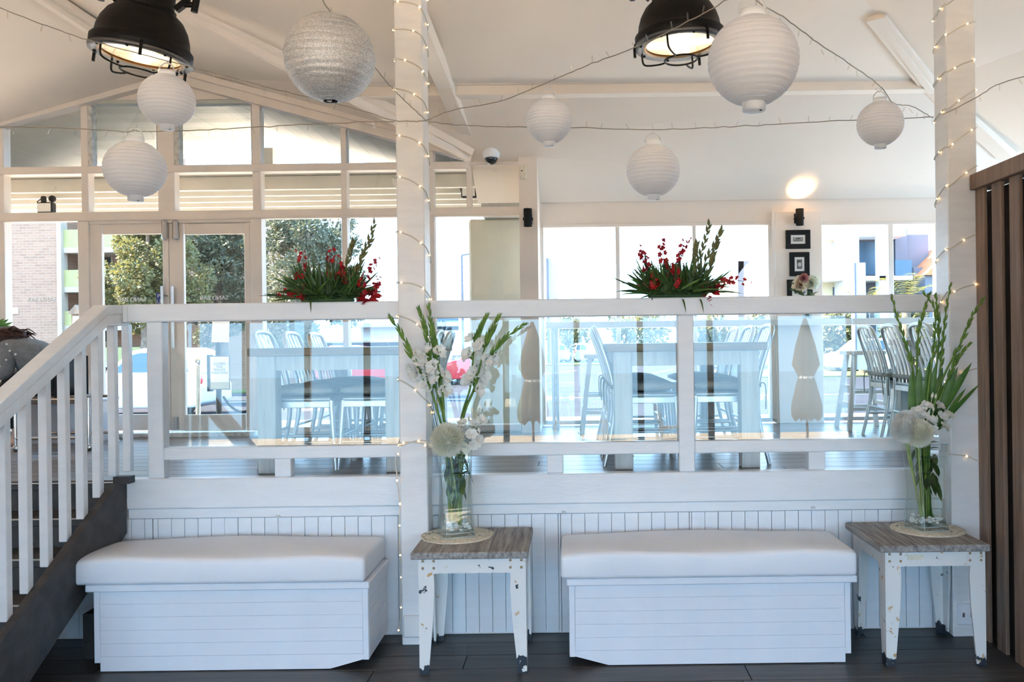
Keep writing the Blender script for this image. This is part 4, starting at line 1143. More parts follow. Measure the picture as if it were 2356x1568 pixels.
def bez(pts, n):
    """smooth curve through the points"""
    pts = [Vector(p) for p in pts]; out = []
    for i in range(len(pts) - 1):
        p0, p1, p2, p3 = pts[max(i - 1, 0)], pts[i], pts[i + 1], pts[min(i + 2, len(pts) - 1)]
        for k in range(n):
            s_ = k / n; s2, s3 = s_ * s_, s_ ** 3
            out.append(.5 * ((2 * p1) + (p2 - p0) * s_ + (2 * p0 - 5 * p1 + 4 * p2 - p3) * s2 + (3 * p1 - p0 - 3 * p2 + p3) * s3))
    out.append(pts[-1]); return out
def bud(m, p, d, L, w):
    d = d.normalized(); a = d.orthogonal().normalized(); b = d.cross(a); vs_, fs = [], []; prof = ((0, .25), (.18, .8), (.4, 1), (.7, .62), (1, .04)); n = 6
    for u, r in prof:
        for k in range(n): t_ = 2 * PI * k / n; vs_.append(p + d * L * u + (a * math.cos(t_) + b * math.sin(t_)) * w * r)
    m.add(vs_, [(i * n + k, i * n + (k + 1) % n, (i + 1) * n + (k + 1) % n, (i + 1) * n + k) for i in range(4) for k in range(n)], True)
def bloom(m, p, d, R, rr, n=6):
    """open ruffled flower facing d"""
    d = d.normalized(); a = d.orthogonal().normalized(); b = d.cross(a)
    for k in range(n):
        t_ = 2 * PI * k / n + rr.uniform(-.15, .15); o = (a * math.cos(t_) + b * math.sin(t_)); s_ = d.cross(o); vs_ = []; W = R * .95
        for i, (u, w, h) in enumerate(((0, .16, -.35), (.30, .50, .15), (.68, .95, .42), (1, .70, .40 + rr.uniform(-.22, .18)))):
            c_ = p + o * R * u + d * R * h
            for v in (-1, -.35, .35, 1): vs_.append(c_ + s_ * W * w * .5 * v + d * R * rr.uniform(-.13, .13) * (i > 1) + o * R * rr.uniform(-.06, .06) * (i > 2))
        m.add(vs_, [(i * 4 + j, i * 4 + j + 1, (i + 1) * 4 + j + 1, (i + 1) * 4 + j) for i in range(3) for j in range(3)], True)
def gladiolus(path, label, group, seed, blooms=(), nbuds=11, bw=.011, bl=.075, t0=.42, leafs=(), open_buds=0, col='glad_green'):
    rr = random.Random(seed); pts = bez(path, 8); n = len(pts)
    t = thing('gladiolus', path[0], label, 'flower', group)
    MB().tube(pts, [lerp(.0082, .0025, k / (n - 1)) for k in range(n)], 6).build('stem', col, t)
    m = MB(); at = lambda u: pts[min(n - 1, int(u * (n - 1)))]; dr = lambda u: (at(min(1, u + .06)) - at(max(0, u - .06))).normalized()
    for k in range(nbuds):
        u = lerp(t0, .97, k / (nbuds - 1)); s_ = 1 if k % 2 else -1; d = dr(u); sd = d.cross(Vector((0, 1, 0))).normalized()
        f = 1 - .5 * k / nbuds
        bud(m, at(u), d + sd * s_ * .24 + Vector((0, rr.uniform(-.15, .1), 0)), bl * f, bw * f)
    bud(m, at(.97), dr(1), bl * .5, bw * .5)
    m.build('buds', col, t)
    more = []
    for j, (u, s_, R) in enumerate(blooms): more += [(u, s_, R * .85), (u - .075 - .02 * (j % 2), -s_, R * .72)]
    for u, s_, R in more:
        m = MB(); d = dr(u); sd = d.cross(Vector((0, 1, 0))).normalized()
        fd = (sd * s_ * rr.uniform(.4, 1.1) + Vector((0, -rr.uniform(.5, 1), 0)) + d * rr.uniform(.2, .7)).normalized(); bloom(m, at(u) + fd * .022 + sd * s_ * .012, fd, R, rr); fl = m.build('flower', 'petal_white', t, fix=False)
        m = MB(); bud(m, at(u), fd + d * .4, .05, .009); m.build('calyx', col, fl)
    for (a, b, w) in leafs:
        m = MB(); a, b = Vector(a), Vector(b); m.leaf(a, b - a, Vector((1, .25 * rr.uniform(-1, 1), 0)), (b - a).length, w, .02, 7, .12); m.build('blade_leaf', 'leaf_mid', t, fix=False)
    return t
g1 = 'white gladioli in the vase by the post'
def pA(px, py, dy=0): return P(px, py, 4.60 + dy)
fA = lambda dx, dy: vA + Vector((dx, dy, MAT_T + .06))
W3 = lambda *a: a
specA = [
    ([fA(.02, 0), pA(1022, 1005), pA(985, 880), pA(955, 835), pA(925, 770), pA(896, 728)], 'white gladiolus leaning furthest left over the post', [(.50, 1, .055), (.58, -1, .05), (.55, 1, .05), (.64, -1, .045), (.48, -1, .05)], .66),
    ([fA(.03, .02), pA(1030, 1000, .02), pA(1000, 880, .02), pA(985, 790, .02), pA(975, 745, .02), pA(964, 712, .02)], 'tall gladiolus with green tip left of the rail end', [(.45, -1, .045), (.52, 1, .04), (.60, -1, .035)], .56),
    ([fA(.0, .03), pA(1025, 1000, .04), pA(1010, 880, .04), pA(1000, 800, .04), pA(992, 750, .04), pA(986, 703, .04)], 'tallest gladiolus standing upright by the post edge', [(.44, 1, .05), (.50, 1, .045)], .52),
    ([fA(-.03, .0), pA(1023, 980, -.03), pA(1018, 900, -.03), pA(1006, 830, -.03), pA(998, 780, -.03), pA(995, 752, -.03)], 'gladiolus with white blooms in the middle of the spray', [(.55, 1, .05), (.66, -1, .045), (.48, 1, .05), (.72, 1, .035)], .70),
    ([fA(.0, -.02), pA(1058, 985, .03), pA(1082, 890, .03), pA(1090, 810, .03), pA(1102, 765, .03), pA(1120, 725, .03)], 'gladiolus curving up right of the vase with ruffled blooms', [(.50, -1, .05), (.58, 1, .05), (.64, -1, .045), (.70, 1, .04)], .70),
    ([fA(.02, -.03), pA(1062, 985, 0), pA(1092, 890, 0), pA(1115, 800, 0), pA(1130, 765, 0), pA(1148, 726, 0)], 'straight green tipped gladiolus right of the vase', [(.46, 1, .05), (.54, -1, .05), (.60, 1, .05)], .66),
    ([fA(-.02, .02), pA(1060, 985, .05), pA(1088, 900, .05), pA(1122, 830, .05), pA(1160, 780, .05), pA(1210, 743, .05)], 'gladiolus leaning furthest right towards the column', [(.50, -1, .045), (.58, 1, .05), (.64, -1, .04)], .68)]
for i, (pth, lab, bl, t0) in enumerate(specA): gladiolus(pth, lab, g1, 20 + i, bl, 13, .0098, .082, t0 - .06)
g2 = 'green gladioli in the vase by the screen'
def pB(px, py, dy=0): return P(px, py, 4.60 + dy)
fB = lambda dx, dy: vB + Vector((dx, dy, MAT_T + .06))
specB = [
    ([fB(.03, 0), pB(2112, 985), pB(2105, 880), pB(2090, 810), pB(2068, 740), pB(2050, 676)], 'leftmost green gladiolus over the chair backs', ((2100, 990), (2094, 850))),
    ([fB(.0, .02), pB(2118, 985), pB(2110, 880), pB(2113, 770), pB(2125, 720), pB(2140, 672)], 'green gladiolus bending right near the balustrade rail', ((2112, 990), (2112, 840))),
    ([fB(-.01, 0), pB(2128, 985, -.03), pB(2138, 880, -.03), pB(2150, 780, -.03), pB(2150, 710, -.03), pB(2124, 672, -.03)], 'green gladiolus with crossed tip above the rail', ((2125, 990), (2136, 820))),
    ([fB(.02, .03), pB(2132, 985, .04), pB(2150, 880, .04), pB(2160, 780, .04), pB(2158, 720, .04), pB(2152, 676, .04)], 'green gladiolus with slim upright tip beside the white post', ((2130, 990), (2150, 830))),
    ([fB(-.02, .03), pB(2135, 985, .02), pB(2158, 890, .02), pB(2168, 800, .02), pB(2176, 720, .02), pB(2188, 648, .02)], 'tallest green gladiolus in front of the white post', ((2140, 990), (2165, 840))),
    ([fB(-.03, -.02), pB(2140, 985, -.05), pB(2165, 880, -.05), pB(2210, 790, -.05), pB(2235, 730, -.05), pB(2265, 684, -.05)], 'green gladiolus leaning right across the brown screen', ((2145, 985), (2200, 840))),
    ([fB(.0, -.03), pB(2140, 985, 0), pB(2165, 910, 0), pB(2190, 850, 0), pB(2210, 815, 0), pB(2232, 790, 0)], 'short green gladiolus fanning low to the right', ((2150, 975), (2232, 830)))]
for i, (pth, lab, lf) in enumerate(specB):
    l2 = [(pB(lf[0][0], lf[0][1], .01 * i - .03), pB(lf[1][0] + 4, lf[1][1], .01 * i - .03), .045), (pB(lf[0][0] + 8, lf[0][1] + 10, .02), pB(lf[1][0] + 22, lf[1][1] + 50, .03), .03)]
    gladiolus(pth, lab, g2, 40 + i, (), 15, .0085, .06, .50, l2)

def chrysanthemum(c, R, foot, label, group, seed):
    rr = random.Random(seed); t = thing('chrysanthemum', foot, label, 'flower', group)
    MB().tube(bez([foot, Vector(foot).lerp(c, .6) + Vector((0, .01, 0)), c], 6), .005, 6).build('stem', 'stem_pale', t)
    m = MB(); n = 760; ga = PI * (3 - math.sqrt(5))
    for k in range(n):
        z = 1 - 1.75 * (k + .5) / n; r = math.sqrt(max(0, 1 - z * z)); a = k * ga
        d = Vector((r * math.cos(a), r * math.sin(a), z)); ax = Vector((0, -.55, .83)); 
        # flower faces up and towards the viewer
        q = Vector((0, 0, 1)).rotation_difference(ax); d = q @ d
        p = c + d * R * .58; up = (d + ax * .35).normalized(); s_ = up.cross(ax)
        if s_.length < .01: s_ = up.orthogonal()
        m.leaf(p, up + Vector((rr.gauss(0, .08), rr.gauss(0, .08), rr.gauss(0, .08))), s_, R * .44, R * .115, 0, 2, .5)
    m.sphere(c, R * .68, 14, 10); m.build('petals', 'petal_white' if seed % 2 else 'petal_cream', t, fix=False)
gw = 'white chrysanthemums in the vases'
chrysanthemum(pA(1030, 1012, -.09), .098, fA(.03, -.02), 'large white chrysanthemum on the front left of the post vase', gw, 4)
chrysanthemum(pA(1062, 1003, -.03), .07, fA(.03, .0), 'smaller white chrysanthemum tucked behind at the post vase', gw, 5)
chrysanthemum(pB(2085, 975, -.06), .078, fB(-.03, .0), 'upper white chrysanthemum in the vase by the screen', gw, 7)
chrysanthemum(pB(2078, 990, -.11), .07, fB(-.02, -.01), 'left white chrysanthemum in the vase by the screen', gw, 9)
chrysanthemum(pB(2112, 996, -.12), .082, fB(-.02, -.02), 'front white chrysanthemum in the vase by the screen', gw, 8)

def lisianthus(foot, fork, heads, buds_, label, seed):
    rr = random.Random(seed); t = thing('lisianthus', foot, label, 'flower', 'white lisianthus sprays')
    MB().tube(bez([foot, Vector(foot).lerp(fork, .6), fork], 6), .004, 6).build('stem', 'leaf_mid', t)
    for h in heads:
        m = MB(); d = (Vector(h) - Vector(fork)).normalized() + Vector((rr.uniform(-.4, .4), -.9, .3)); bloom(m, Vector(h), d, .033, rr, 6); bloom(m, Vector(h) + d.normalized() * .006, d, .021, rr, 5)
        f = m.build('flower', 'petal_white' if rr.random() < .75 else 'petal_cream', t, fix=False)
        MB().tube(bez([fork, Vector(fork).lerp(Vector(h), .5) + Vector((0, .01, -.01)), h], 4), .002, 5).build('stalk', 'leaf_mid', f)
    m = MB()
    for b in buds_: bud(m, Vector(b), Vector((rr.uniform(-.3, .3), -.2, 1)), .034, .008); m.tube([fork, b], .0016, 4)
    m.build('buds', 'petal_cream', t)
    m = MB()
    for k in range(9):
        a = rr.random() * 2 * PI; q = Vector(foot).lerp(Vector(fork), rr.uniform(.45, .95)); m.leaf(q, Vector((math.cos(a), math.sin(a), .5)), Vector((-math.sin(a), math.cos(a), 0)), .07, .028, .3, 4)
    m.build('leaves', 'leaf_dark', t, fix=False)
lisianthus(fA(-.01, -.03), pA(1075, 1010, -.06), [pA(1084, 1000, -.08), pA(1092, 975, -.06), pA(1108, 968, -.06), pA(1072, 1028, -.09), pA(1100, 1012, -.07), pA(1066, 975, -.04), pA(1090, 1020, -.08)], [pA(1086, 950, -.05), pA(1100, 950, -.05), pA(1078, 968, -.05), pA(1104, 995, -.07)], 'white lisianthus spray right of the large chrysanthemum', 3)
lisianthus(fB(.02, -.02), pB(2132, 1000, -.06), [pB(2132, 935, -.06), pB(2118, 945, -.05), pB(2160, 935, -.05), pB(2108, 948, -.06), pB(2142, 968, -.09), pB(2168, 958, -.07), pB(2172, 980, -.08), pB(2145, 990, -.1), pB(2125, 958, -.07), pB(2180, 955, -.04), pB(2132, 985, -.1)], [pB(2144, 915, -.05), pB(2152, 918, -.05), pB(2148, 946, -.06), pB(2136, 955, -.07), pB(2156, 968, -.08)], 'white lisianthus spray above the vase by the screen', 4)
# ---- loose stems and foliage inside the vases
def foliage(c, zt, label, seed):
    rr = random.Random(seed); m = MB()
    for k in range(16):
        a, r = rr.random() * 2 * PI, rr.uniform(.0, .05); b, r2 = rr.random() * 2 * PI, rr.uniform(.01, .06)
        m.tube([(c.x + r * math.cos(a), c.y + r * math.sin(a), c.z + .05), (c.x + r2 * math.cos(b), c.y + r2 * math.sin(b), zt)], .0045, 6)
    t = thing('vase_foliage', (c.x, c.y, c.z + .05), label, 'foliage'); m.build('stems', 'stem_pale', t)
    m = MB()
    for k in range(34):
        a = rr.random() * 2 * PI; z = rr.uniform(zt - .20, zt - .01); m.leaf((c.x + rr.uniform(-.035, .055), c.y + rr.uniform(-.05, .03), z), (math.cos(a) * .5, math.sin(a) * .5, -.9), (-math.sin(a), math.cos(a), 0), rr.uniform(.06, .11), .032, .1, 4)
    m.build('leaves', 'leaf_dark', t, fix=False)
foliage(vA, vA.z + HV, 'dark leaves and pale stems standing in the post vase', 8)
foliage(vB, vB.z + HV, 'dark leaves and pale stems standing in the screen vase', 9)

# ================================================================== RED ARRANGEMENTS ON THE RAIL
def spray(path, n, R, mat, t, rr, tip=True):
    pts = bez(path, 8); N_ = len(pts); m = MB(); m.tube(pts, [lerp(.0028, .001, k / (N_ - 1)) for k in range(N_)], 5); m.build('spray_stem', 'leaf_dark', t)
    for k in range(n):
        u = lerp(.25, .98, k / n); p = pts[int(u * (N_ - 1))]; r = R * (1 - .62 * u); m = MB()
        d = Vector((rr.uniform(-1, 1), rr.uniform(-1, .2), rr.uniform(-.5, .8))).normalized(); c = p + d * .018
        for j in range(5):
            a = 2 * PI * j / 5; o = d.orthogonal().normalized(); o = Matrix.Rotation(a, 3, d) @ o; m.leaf(c, o + d * .4, d.cross(o), r, r * .75, 0, 3, .2)
        m.tube([p, c], .001, 4); m.build('bloom', mat, t, fix=False)
def arrangement(px, label, seed, w, sprays, spike, cluster, flop):
    rr = random.Random(seed); Yc = 4.885; c = Vector((PX(px, 695, Yc), Yc, rz1)); t = thing('red_flower_arrangement', c, label, 'flowers', 'red and green arrangements on the balustrade')
    MB().box((c.x - w * .32, Yc - .038, rz1 + .001), (c.x + w * .32, Yc + .038, rz1 + .022), .008).build('foam_tray', 'foam', t)
    for part, (n, mat) in enumerate(((260, 'leaf_dark'), (90, 'leaf_mid'))):
        m = MB()
        for k in range(n):
            x = c.x + rr.uniform(-.30, .30) * w; a = rr.uniform(-1, 1); el = rr.uniform(.14, 1.45)
            d = Vector((math.cos(el) * (a * .8 + (x - c.x) / w * 2), rr.uniform(-.55, .55) * math.cos(el), math.sin(el)))
            m.leaf((x, Yc + rr.uniform(-.03, .03), rz1 + .02), d, (d.z, rr.uniform(-.6, .6), -d.x), rr.uniform(.12, .27), rr.uniform(.009, .016), rr.uniform(.0, .32), 5, .2)
        for k in range(30 if part else 45):
            x = c.x + rr.uniform(-.34, .34) * w; d = Vector((rr.uniform(-.6, .6), -.55 + rr.uniform(-.2, .3), rr.uniform(.25, .7))); m.leaf((x, Yc - .03, rz1 + .012), d, (1, rr.uniform(-.4, .4), 0), rr.uniform(.05, .10), rr.uniform(.010, .016), .35, 4, .2)
        if part == 0:
            for fx in flop: m.leaf(P(fx, 690, 4.85), (.12, -.35, .35), (1, 0, 0), .085, .011, 1.6, 6, .1)
        m.build('foliage', mat, t, fix=False)
    for q in sprays: spray([P(a, b, Yc + dy - .03) for a, b, dy in q], 15, .032, 'petal_red', t, rr)
    # budded spikes
    for q in spike:
        m = MB(); pts = bez([P(a, b, Yc) for a, b in q], 8); N_ = len(pts); m.tube(pts, [lerp(.005, .0015, k / (N_ - 1)) for k in range(N_)], 6)
        for k in range(14):
            u = lerp(.2, .97, k / 13); i = int(u * (N_ - 1)); d = (pts[min(N_ - 1, i + 2)] - pts[max(0, i - 2)]).normalized(); s_ = d.cross(Vector((0, 1, 0)))
            bud(m, pts[i], d + s_ * (.35 if k % 2 else -.35), .062 * (1 - .35 * u), .009)
        m.build('budded_spike', 'spike_green', t)
    m = MB()
    for k in range(26):
        d = Vector((rr.gauss(0, 1), rr.gauss(0, .6) - .2, rr.gauss(0, 1))).normalized(); m.leaf(P(cluster[0], cluster[1], Yc) + d * .02, d, d.orthogonal(), rr.uniform(.04, .07), .04, 0, 3, .3)
    m.build('red_cluster', 'petal_red', t, fix=False)
    return t, rr
leafy('spike_green', (.16, .15, .05), (.24, .24, .09), .5, .25)
tL, rL = arrangement(755, 'red orchids and dark foliage on the rail left of the post', 3, .46,
    [[(700, 690, 0), (690, 640, -.02), (695, 600, -.02), (688, 570, -.02)], [(770, 690, 0), (765, 620, .0), (762, 590, .02), (765, 568, .02)], [(790, 690, 0), (830, 655, 0), (852, 620, 0), (868, 592, 0)], [(720, 690, 0), (685, 678, -.03), (660, 672, -.03), (640, 673, -.03)], [(790, 690, .0), (785, 640, -.02), (780, 610, -.02), (776, 590, -.02)], [(820, 690, 0), (850, 672, 0), (865, 655, 0), (872, 640, 0)]],
    [[(795, 690), (825, 610), (845, 560), (862, 512)], [(770, 690), (795, 620), (805, 580), (812, 558)], [(800, 690), (815, 640), (835, 590), (858, 545)]], (845, 682), (714,))
m = MB().leaf(P(795, 640, 4.87), (.7, 0, .8), (.6, -.5, -.6), .09, .05, 0, 5); m.build('bract', 'petal_pink', tL, fix=False)
tR, rR = arrangement(1555, 'red orchids and dark foliage on the rail right of the post', 9, .50,
    [[(1500, 690, 0), (1490, 620, 0), (1480, 590, 0), (1466, 567, 0)], [(1530, 690, 0), (1528, 610, 0), (1522, 575, 0), (1521, 548, 0)], [(1560, 690, 0), (1565, 610, 0), (1570, 570, 0), (1584, 540, 0)], [(1610, 690, 0), (1650, 655, -.02), (1690, 645, -.02), (1726, 650, -.02)], [(1570, 690, 0), (1560, 640, -.03), (1550, 620, -.03), (1540, 610, -.03)], [(1500, 690, -.02), (1505, 660, -.03), (1510, 650, -.03), (1500, 640, -.03)]],
    [[(1605, 690), (1620, 610), (1645, 560), (1660, 530)], [(1595, 690), (1605, 610), (1620, 560), (1632, 515)], [(1590, 690), (1598, 620), (1600, 580), (1603, 562)], [(1610, 690), (1632, 620), (1640, 590), (1652, 555)]], (1632, 676), (1567, 1607))
m = MB().leaf(P(1500, 662, 4.87), (-.9, 0, .15), (.1, -.6, .7), .095, .045, 0, 5); m.build('bract', 'petal_pink', tR, fix=False)

# ================================================================== LANTERNS, STRINGS
def lantern(px, py, dpx, Y, hook, label, silver=False, sq=.98):
    c = P(px, py, Y); R = dpx * Y / F_PX / 2
    t = thing('paper_lantern', c, label, 'lantern', 'round paper lanterns'); n = 17
    prof = []; th0 = math.asin(.30 if not silver else .17); 
    for k in range(n * 4 + 1):
        a = lerp(th0, PI - th0, k / (n * 4)); rip = (.022 if not silver else .022) * abs(math.sin(PI * k / 4)) - .010
        prof.append((R * math.sin(a) * (1 + rip), R * sq * math.cos(a)))
    m = MB(); m.lathe(prof, 40, c); m.build('shade', 'silver_paper' if silver else 'lantern_paper', t)
    zt_, zb_ = R * sq * math.cos(th0), -R * sq * math.cos(th0); rc = R * math.sin(th0)
    rb_ = MB()
    for k in range(1, n): a = lerp(th0, PI - th0, k / n); rb_.tube([c + Vector((R * .992 * math.sin(a) * math.cos(q), R * .992 * math.sin(a) * math.sin(q), R * sq * math.cos(a) + R * .012 * math.sin(3 * q + k))) for q in [2 * PI * j / 32 for j in range(32)]], .0011 if not silver else .0009, 4, closed=True)
    rb_.build('rib_wires', 'lantern_rib' if not silver else 'steel', t)
    if not silver:
        MB().lathe([(rc * .9, zt_ - .005), (rc, zt_), (rc, zt_ + R * .17), (rc * .88, zt_ + R * .17), (rc * .88, zt_)], 28, c).build('top_collar', 'lantern_plastic', t)
        bc = MB().lathe([(rc * .95, zb_ + .004), (rc * .86, zb_), (rc * .86, zb_ - R * .17), (0, zb_ - R * .18)], 28, c).build('bottom_cap', 'lantern_plastic', t)
        MB().sphere(c + Vector((rc * .45, -rc * .3, zb_ - R * .182)), R * .035, 8, 6, (1, 1, .3)).build('switch', 'black_paint', bc)
        zc = zt_ + R * .14; arc = [c + Vector((rc * .98 * math.cos(a), 0, zc + R * .34 * math.sin(a))) for a in [PI * k / 12 for k in range(13)]]
        h = MB().tube(arc, R * .028, 6).build('handle', 'wire_white', t)
        top = c + Vector((0, 0, zc + R * .34)); hk = Vector(hook)
        MB().tube([top, top + Vector((.012, 0, .012)), top.lerp(hk, .55), hk], .0022, 5).build('hook', 'wire_white', h)
    else:
        bxw = rc * .55; MB().box(c + Vector((-bxw, -rc * .2, zb_ - .002)), c + Vector((bxw * .3, rc * .2, zb_ + .05)), .003).build('battery_box', 'steel', t)
        MB().tube([c + Vector((rc * math.cos(a), rc * math.sin(a), zb_)) for a in [2 * PI * k / 24 for k in range(24)]], .002, 5, closed=True).build('bottom_ring', 'steel', t)
        MB().tube([c + Vector((0, 0, zt_ - .01)), Vector(hook)], .002, 5).build('hook', 'steel', t)
def glitter():
    m, nt, out = newmat('silver_paper'); N, L = nt.nodes, nt.links
    b = N.new('ShaderNodeBsdfPrincipled'); L.new(b.outputs[0], out.inputs[0]); b.inputs['Metallic'].default_value = .45; b.inputs['Roughness'].default_value = .55; b.inputs['Base Color'].default_value = (.62, .63, .64, 1)
    tc = N.new('ShaderNodeTexCoord'); vo = N.new('ShaderNodeTexVoronoi'); vo.inputs['Scale'].default_value = 380; L.new(tc.outputs['Object'], vo.inputs['Vector'])
    no = N.new('ShaderNodeTexNoise'); no.inputs['Scale'].default_value = 120; L.new(tc.outputs['Object'], no.inputs['Vector'])
    bp = N.new('ShaderNodeBump'); bp.inputs['Strength'].default_value = .55; bp.inputs['Distance'].default_value = .004; L.new(vo.outputs['Color'], bp.inputs['Height']); L.new(bp.outputs[0], b.inputs['Normal'])
    rp = N.new('ShaderNodeValToRGB'); rp.color_ramp.elements[0].color = (.36, .37, .38, 1); rp.color_ramp.elements[1].color = (.96, .97, .98, 1); L.new(vo.outputs['Color'], rp.inputs[0]); L.new(rp.outputs[0], b.inputs['Base Color'])
glitter()
def string_light(pts, label, seed, step=.125):
    """pts: (px, py, Y)"""
    rr = random.Random(seed); path = bez([P(a, b, y) for a, b, y in pts], 8)
    path = [p + Vector((0, 0, rr.gauss(0, .0016))) for p in path]
    t = thing('string_light', path[0], label, 'string light', 'fairy light strings')
    MB().tube(path, .0026, 5).build('wire', 'string_wire', t)
    acc = .05; proto = None
    for a, b in zip(path, path[1:]):
        L_ = (b - a).length; acc += L_
        while acc > step:
            acc -= step; p = b
            up = -1 if rr.random() < .8 else 1
            if proto is None:
                m = MB().tube([p, p + Vector((0, 0, up * .018)), p + Vector((0, 0, up * .034))], [.002, .003, .0026], 6); proto = m.build('bulb', 'clear_bulb', t); off = base_of(proto) - p
            else:
                o = copy_child(proto, t, p + off); o.rotation_euler = (rr.uniform(-.5, .5), rr.uniform(-.6, .6), 0)
    return t
S_ = string_light
S_([(-25, 8, 3.9), (110, 60, 4.0), (220, 97, 4.1), (384, 140, 4.3), (520, 175, 4.4), (660, 212, 4.5), (800, 245, 4.6), (903, 277, 4.68)], 'fairy light string crossing in front of the left pendant lamp', 1)
S_([(-10, 292, 4.2), (130, 293, 4.3), (310, 302, 4.4), (480, 298, 4.5), (620, 290, 4.55), (760, 283, 4.6), (908, 279, 4.68)], 'lower fairy light string running left from the central post', 2)
S_([(982, 277, 4.685), (1040, 254, 4.6), (1150, 232, 4.45), (1263, 188, 4.25), (1350, 150, 4.1), (1460, 110, 3.9), (1600, 40, 3.55), (1715, -25, 3.3)], 'fairy light string rising right from the central post past the right lamp', 3)
S_([(1725, -25, 3.3), (1745, 5, 3.4), (1810, 45, 3.6), (1880, 97, 3.8), (1940, 137, 4.0), (2024, 197, 4.3), (2055, 237, 4.4), (2100, 245, 4.55), (2146, 272, 4.71)], 'fairy light string falling to the right post past the small lantern', 4)
S_([(984, 279, 4.685), (1100, 290, 4.69), (1260, 292, 4.7), (1503, 298, 4.7), (1650, 293, 4.7), (1760, 287, 4.7), (1930, 278, 4.7), (2148, 269, 4.712)], 'long sagging fairy light string between the two posts', 5)
S_([(735, -15, 3.3), (762, 30, 3.5), (862, 155, 4.0), (900, 200, 4.2), (940, 240, 4.45), (982, 279, 4.685)], 'fairy light string from the silver lantern to the central post', 6)
S_([(2168, 264, 4.71), (2240, 228, 4.6), (2300, 192, 4.45), (2375, 172, 4.3)], 'fairy light string leaving the right post towards the right edge', 7)
S_([(903, 277, 4.69), (915, 278, 4.69), (950, 279, 4.69), (985, 277, 4.69)], 'short string tied across the front of the central post', 8)
lantern(384, 231, 122, 4.3, P(384, 141, 4.3), 'white ribbed lantern hanging just below the left pendant lamp')
lantern(311, 389, 134, 4.4, P(311, 303, 4.4), 'white ribbed lantern hanging low in front of the louvre windows', sq=.96)
lantern(1263, 278, 104, 4.25, P(1263, 189, 4.25), 'small white ribbed lantern nearest right of the central post')
lantern(1503, 392, 122, 4.7, P(1503, 300, 4.7), 'white ribbed lantern hanging lowest over the wide window')
lantern(1733, 140, 206, 3.3, P(1738, -10, 3.3), 'largest white ribbed lantern in front of the right pendant lamp', sq=.99)
lantern(2025, 284, 104, 4.3, P(2025, 198, 4.3), 'small white ribbed lantern beside the right post')
lantern(759, 134, 203, 3.45, P(764, 32, 3.5), 'large silver glitter lantern left of the central post', True)

def wrap(x0, x1, Y0, Y1, turns, label, rise, drop=None):
    """rope light wound round a post. turns: (photo y at the front left edge, photo y at the front right edge)"""
    e = .007; path = []
    t = thing('rope_light', ((x0 + x1) / 2, Y0, .1), label, 'rope light', 'fairy lights wound round the posts')
    for (a, b) in turns:
        zl_, zr_ = PZ(CX + x0 / Y0 * F_PX, a, Y0), PZ(CX + x1 / Y0 * F_PX, b, Y0)
        path.append([(x0 - e, Y0 + .02, zl_), (x0 + .01, Y0 - e, zl_), ((x0 + x1) / 2, Y0 - e, (zl_ + zr_) / 2 + .012), (x1 - .02, Y0 - e, zr_ + .008), (x1 + e, Y0 + .02, zr_ - (.02 if rise > 0 else -.02))])
    pts = []
    for i, f in enumerate(path):
        pts += [Vector(p) for p in f]
        if i + 1 < len(path):
            a, b = Vector(f[-1]), Vector(path[i + 1][0]) ; 
            if rise > 0: pts += [Vector((x1 + e, Y1 - .02, lerp(a.z, b.z, .3))), Vector((x1 - .02, Y1 + e, lerp(a.z, b.z, .4))), Vector((x0 + .02, Y1 + e, lerp(a.z, b.z, .6))), Vector((x0 - e, Y1 - .02, lerp(a.z, b.z, .75)))]
            else: pts += [Vector((x1 + e, Y1 - .02, lerp(a.z, b.z, .25))), Vector((x1 - .02, Y1 + e, lerp(a.z, b.z, .4))), Vector((x0 + .02, Y1 + e, lerp(a.z, b.z, .6))), Vector((x0 - e, Y1 - .02, lerp(a.z, b.z, .75)))]
    if drop: pts += [Vector(p) for p in drop]
    pts = bez(pts, 4); MB().tube(pts, .0036, 5).build('tube', 'rope_clear', t)
    acc = .03; proto = None
    for a, b in zip(pts, pts[1:]):
        acc += (b - a).length
        if acc > .118:
            acc = 0; d = Vector((0, 0, 0))
            if abs(b.y - (Y0 - e)) < .02: d.y = -.003
            if proto is None: proto = MB().sphere(b + d, .0052, 8, 6).build('bulb', 'fairy_glow', t); off = base_of(proto) - b - d
            else: copy_child(proto, t, b + d + off)
zc_ = lambda y: PZ(912, y, 4.69)
drop = [(cp0 - .012, 4.72, zc_(1045)), (cp0 - .02, 4.71, zc_(1090)), (cp0 - .004, 4.71, zc_(1160)), (cp0 - .01, 4.715, zc_(1230)), (cp0 - .004, 4.715, zc_(1330)), (cp0 - .012, 4.73, zc_(1420)), (cp0 - .03, 4.74, zc_(1462))]
wrap(cp0, cp1, 4.70, 4.88, [(-70, -55), (5, 18), (68, 80), (135, 158), (205, 228), (312, 332), (406, 432), (533, 562), (650, 664), (726, 758), (874, 918), (1018, 1024), (1024, 1016)], 'glowing rope light wound round the central post', 1, drop)
wrap(rp0, rp1, 4.72, 4.885, [(1045, 1062), (870, 850), (673, 657), (572, 543), (428, 388), (337, 300), (250, 213), (165, 143), (80, 55), (10, -25)], 'glowing rope light wound round the post by the screen', -1)

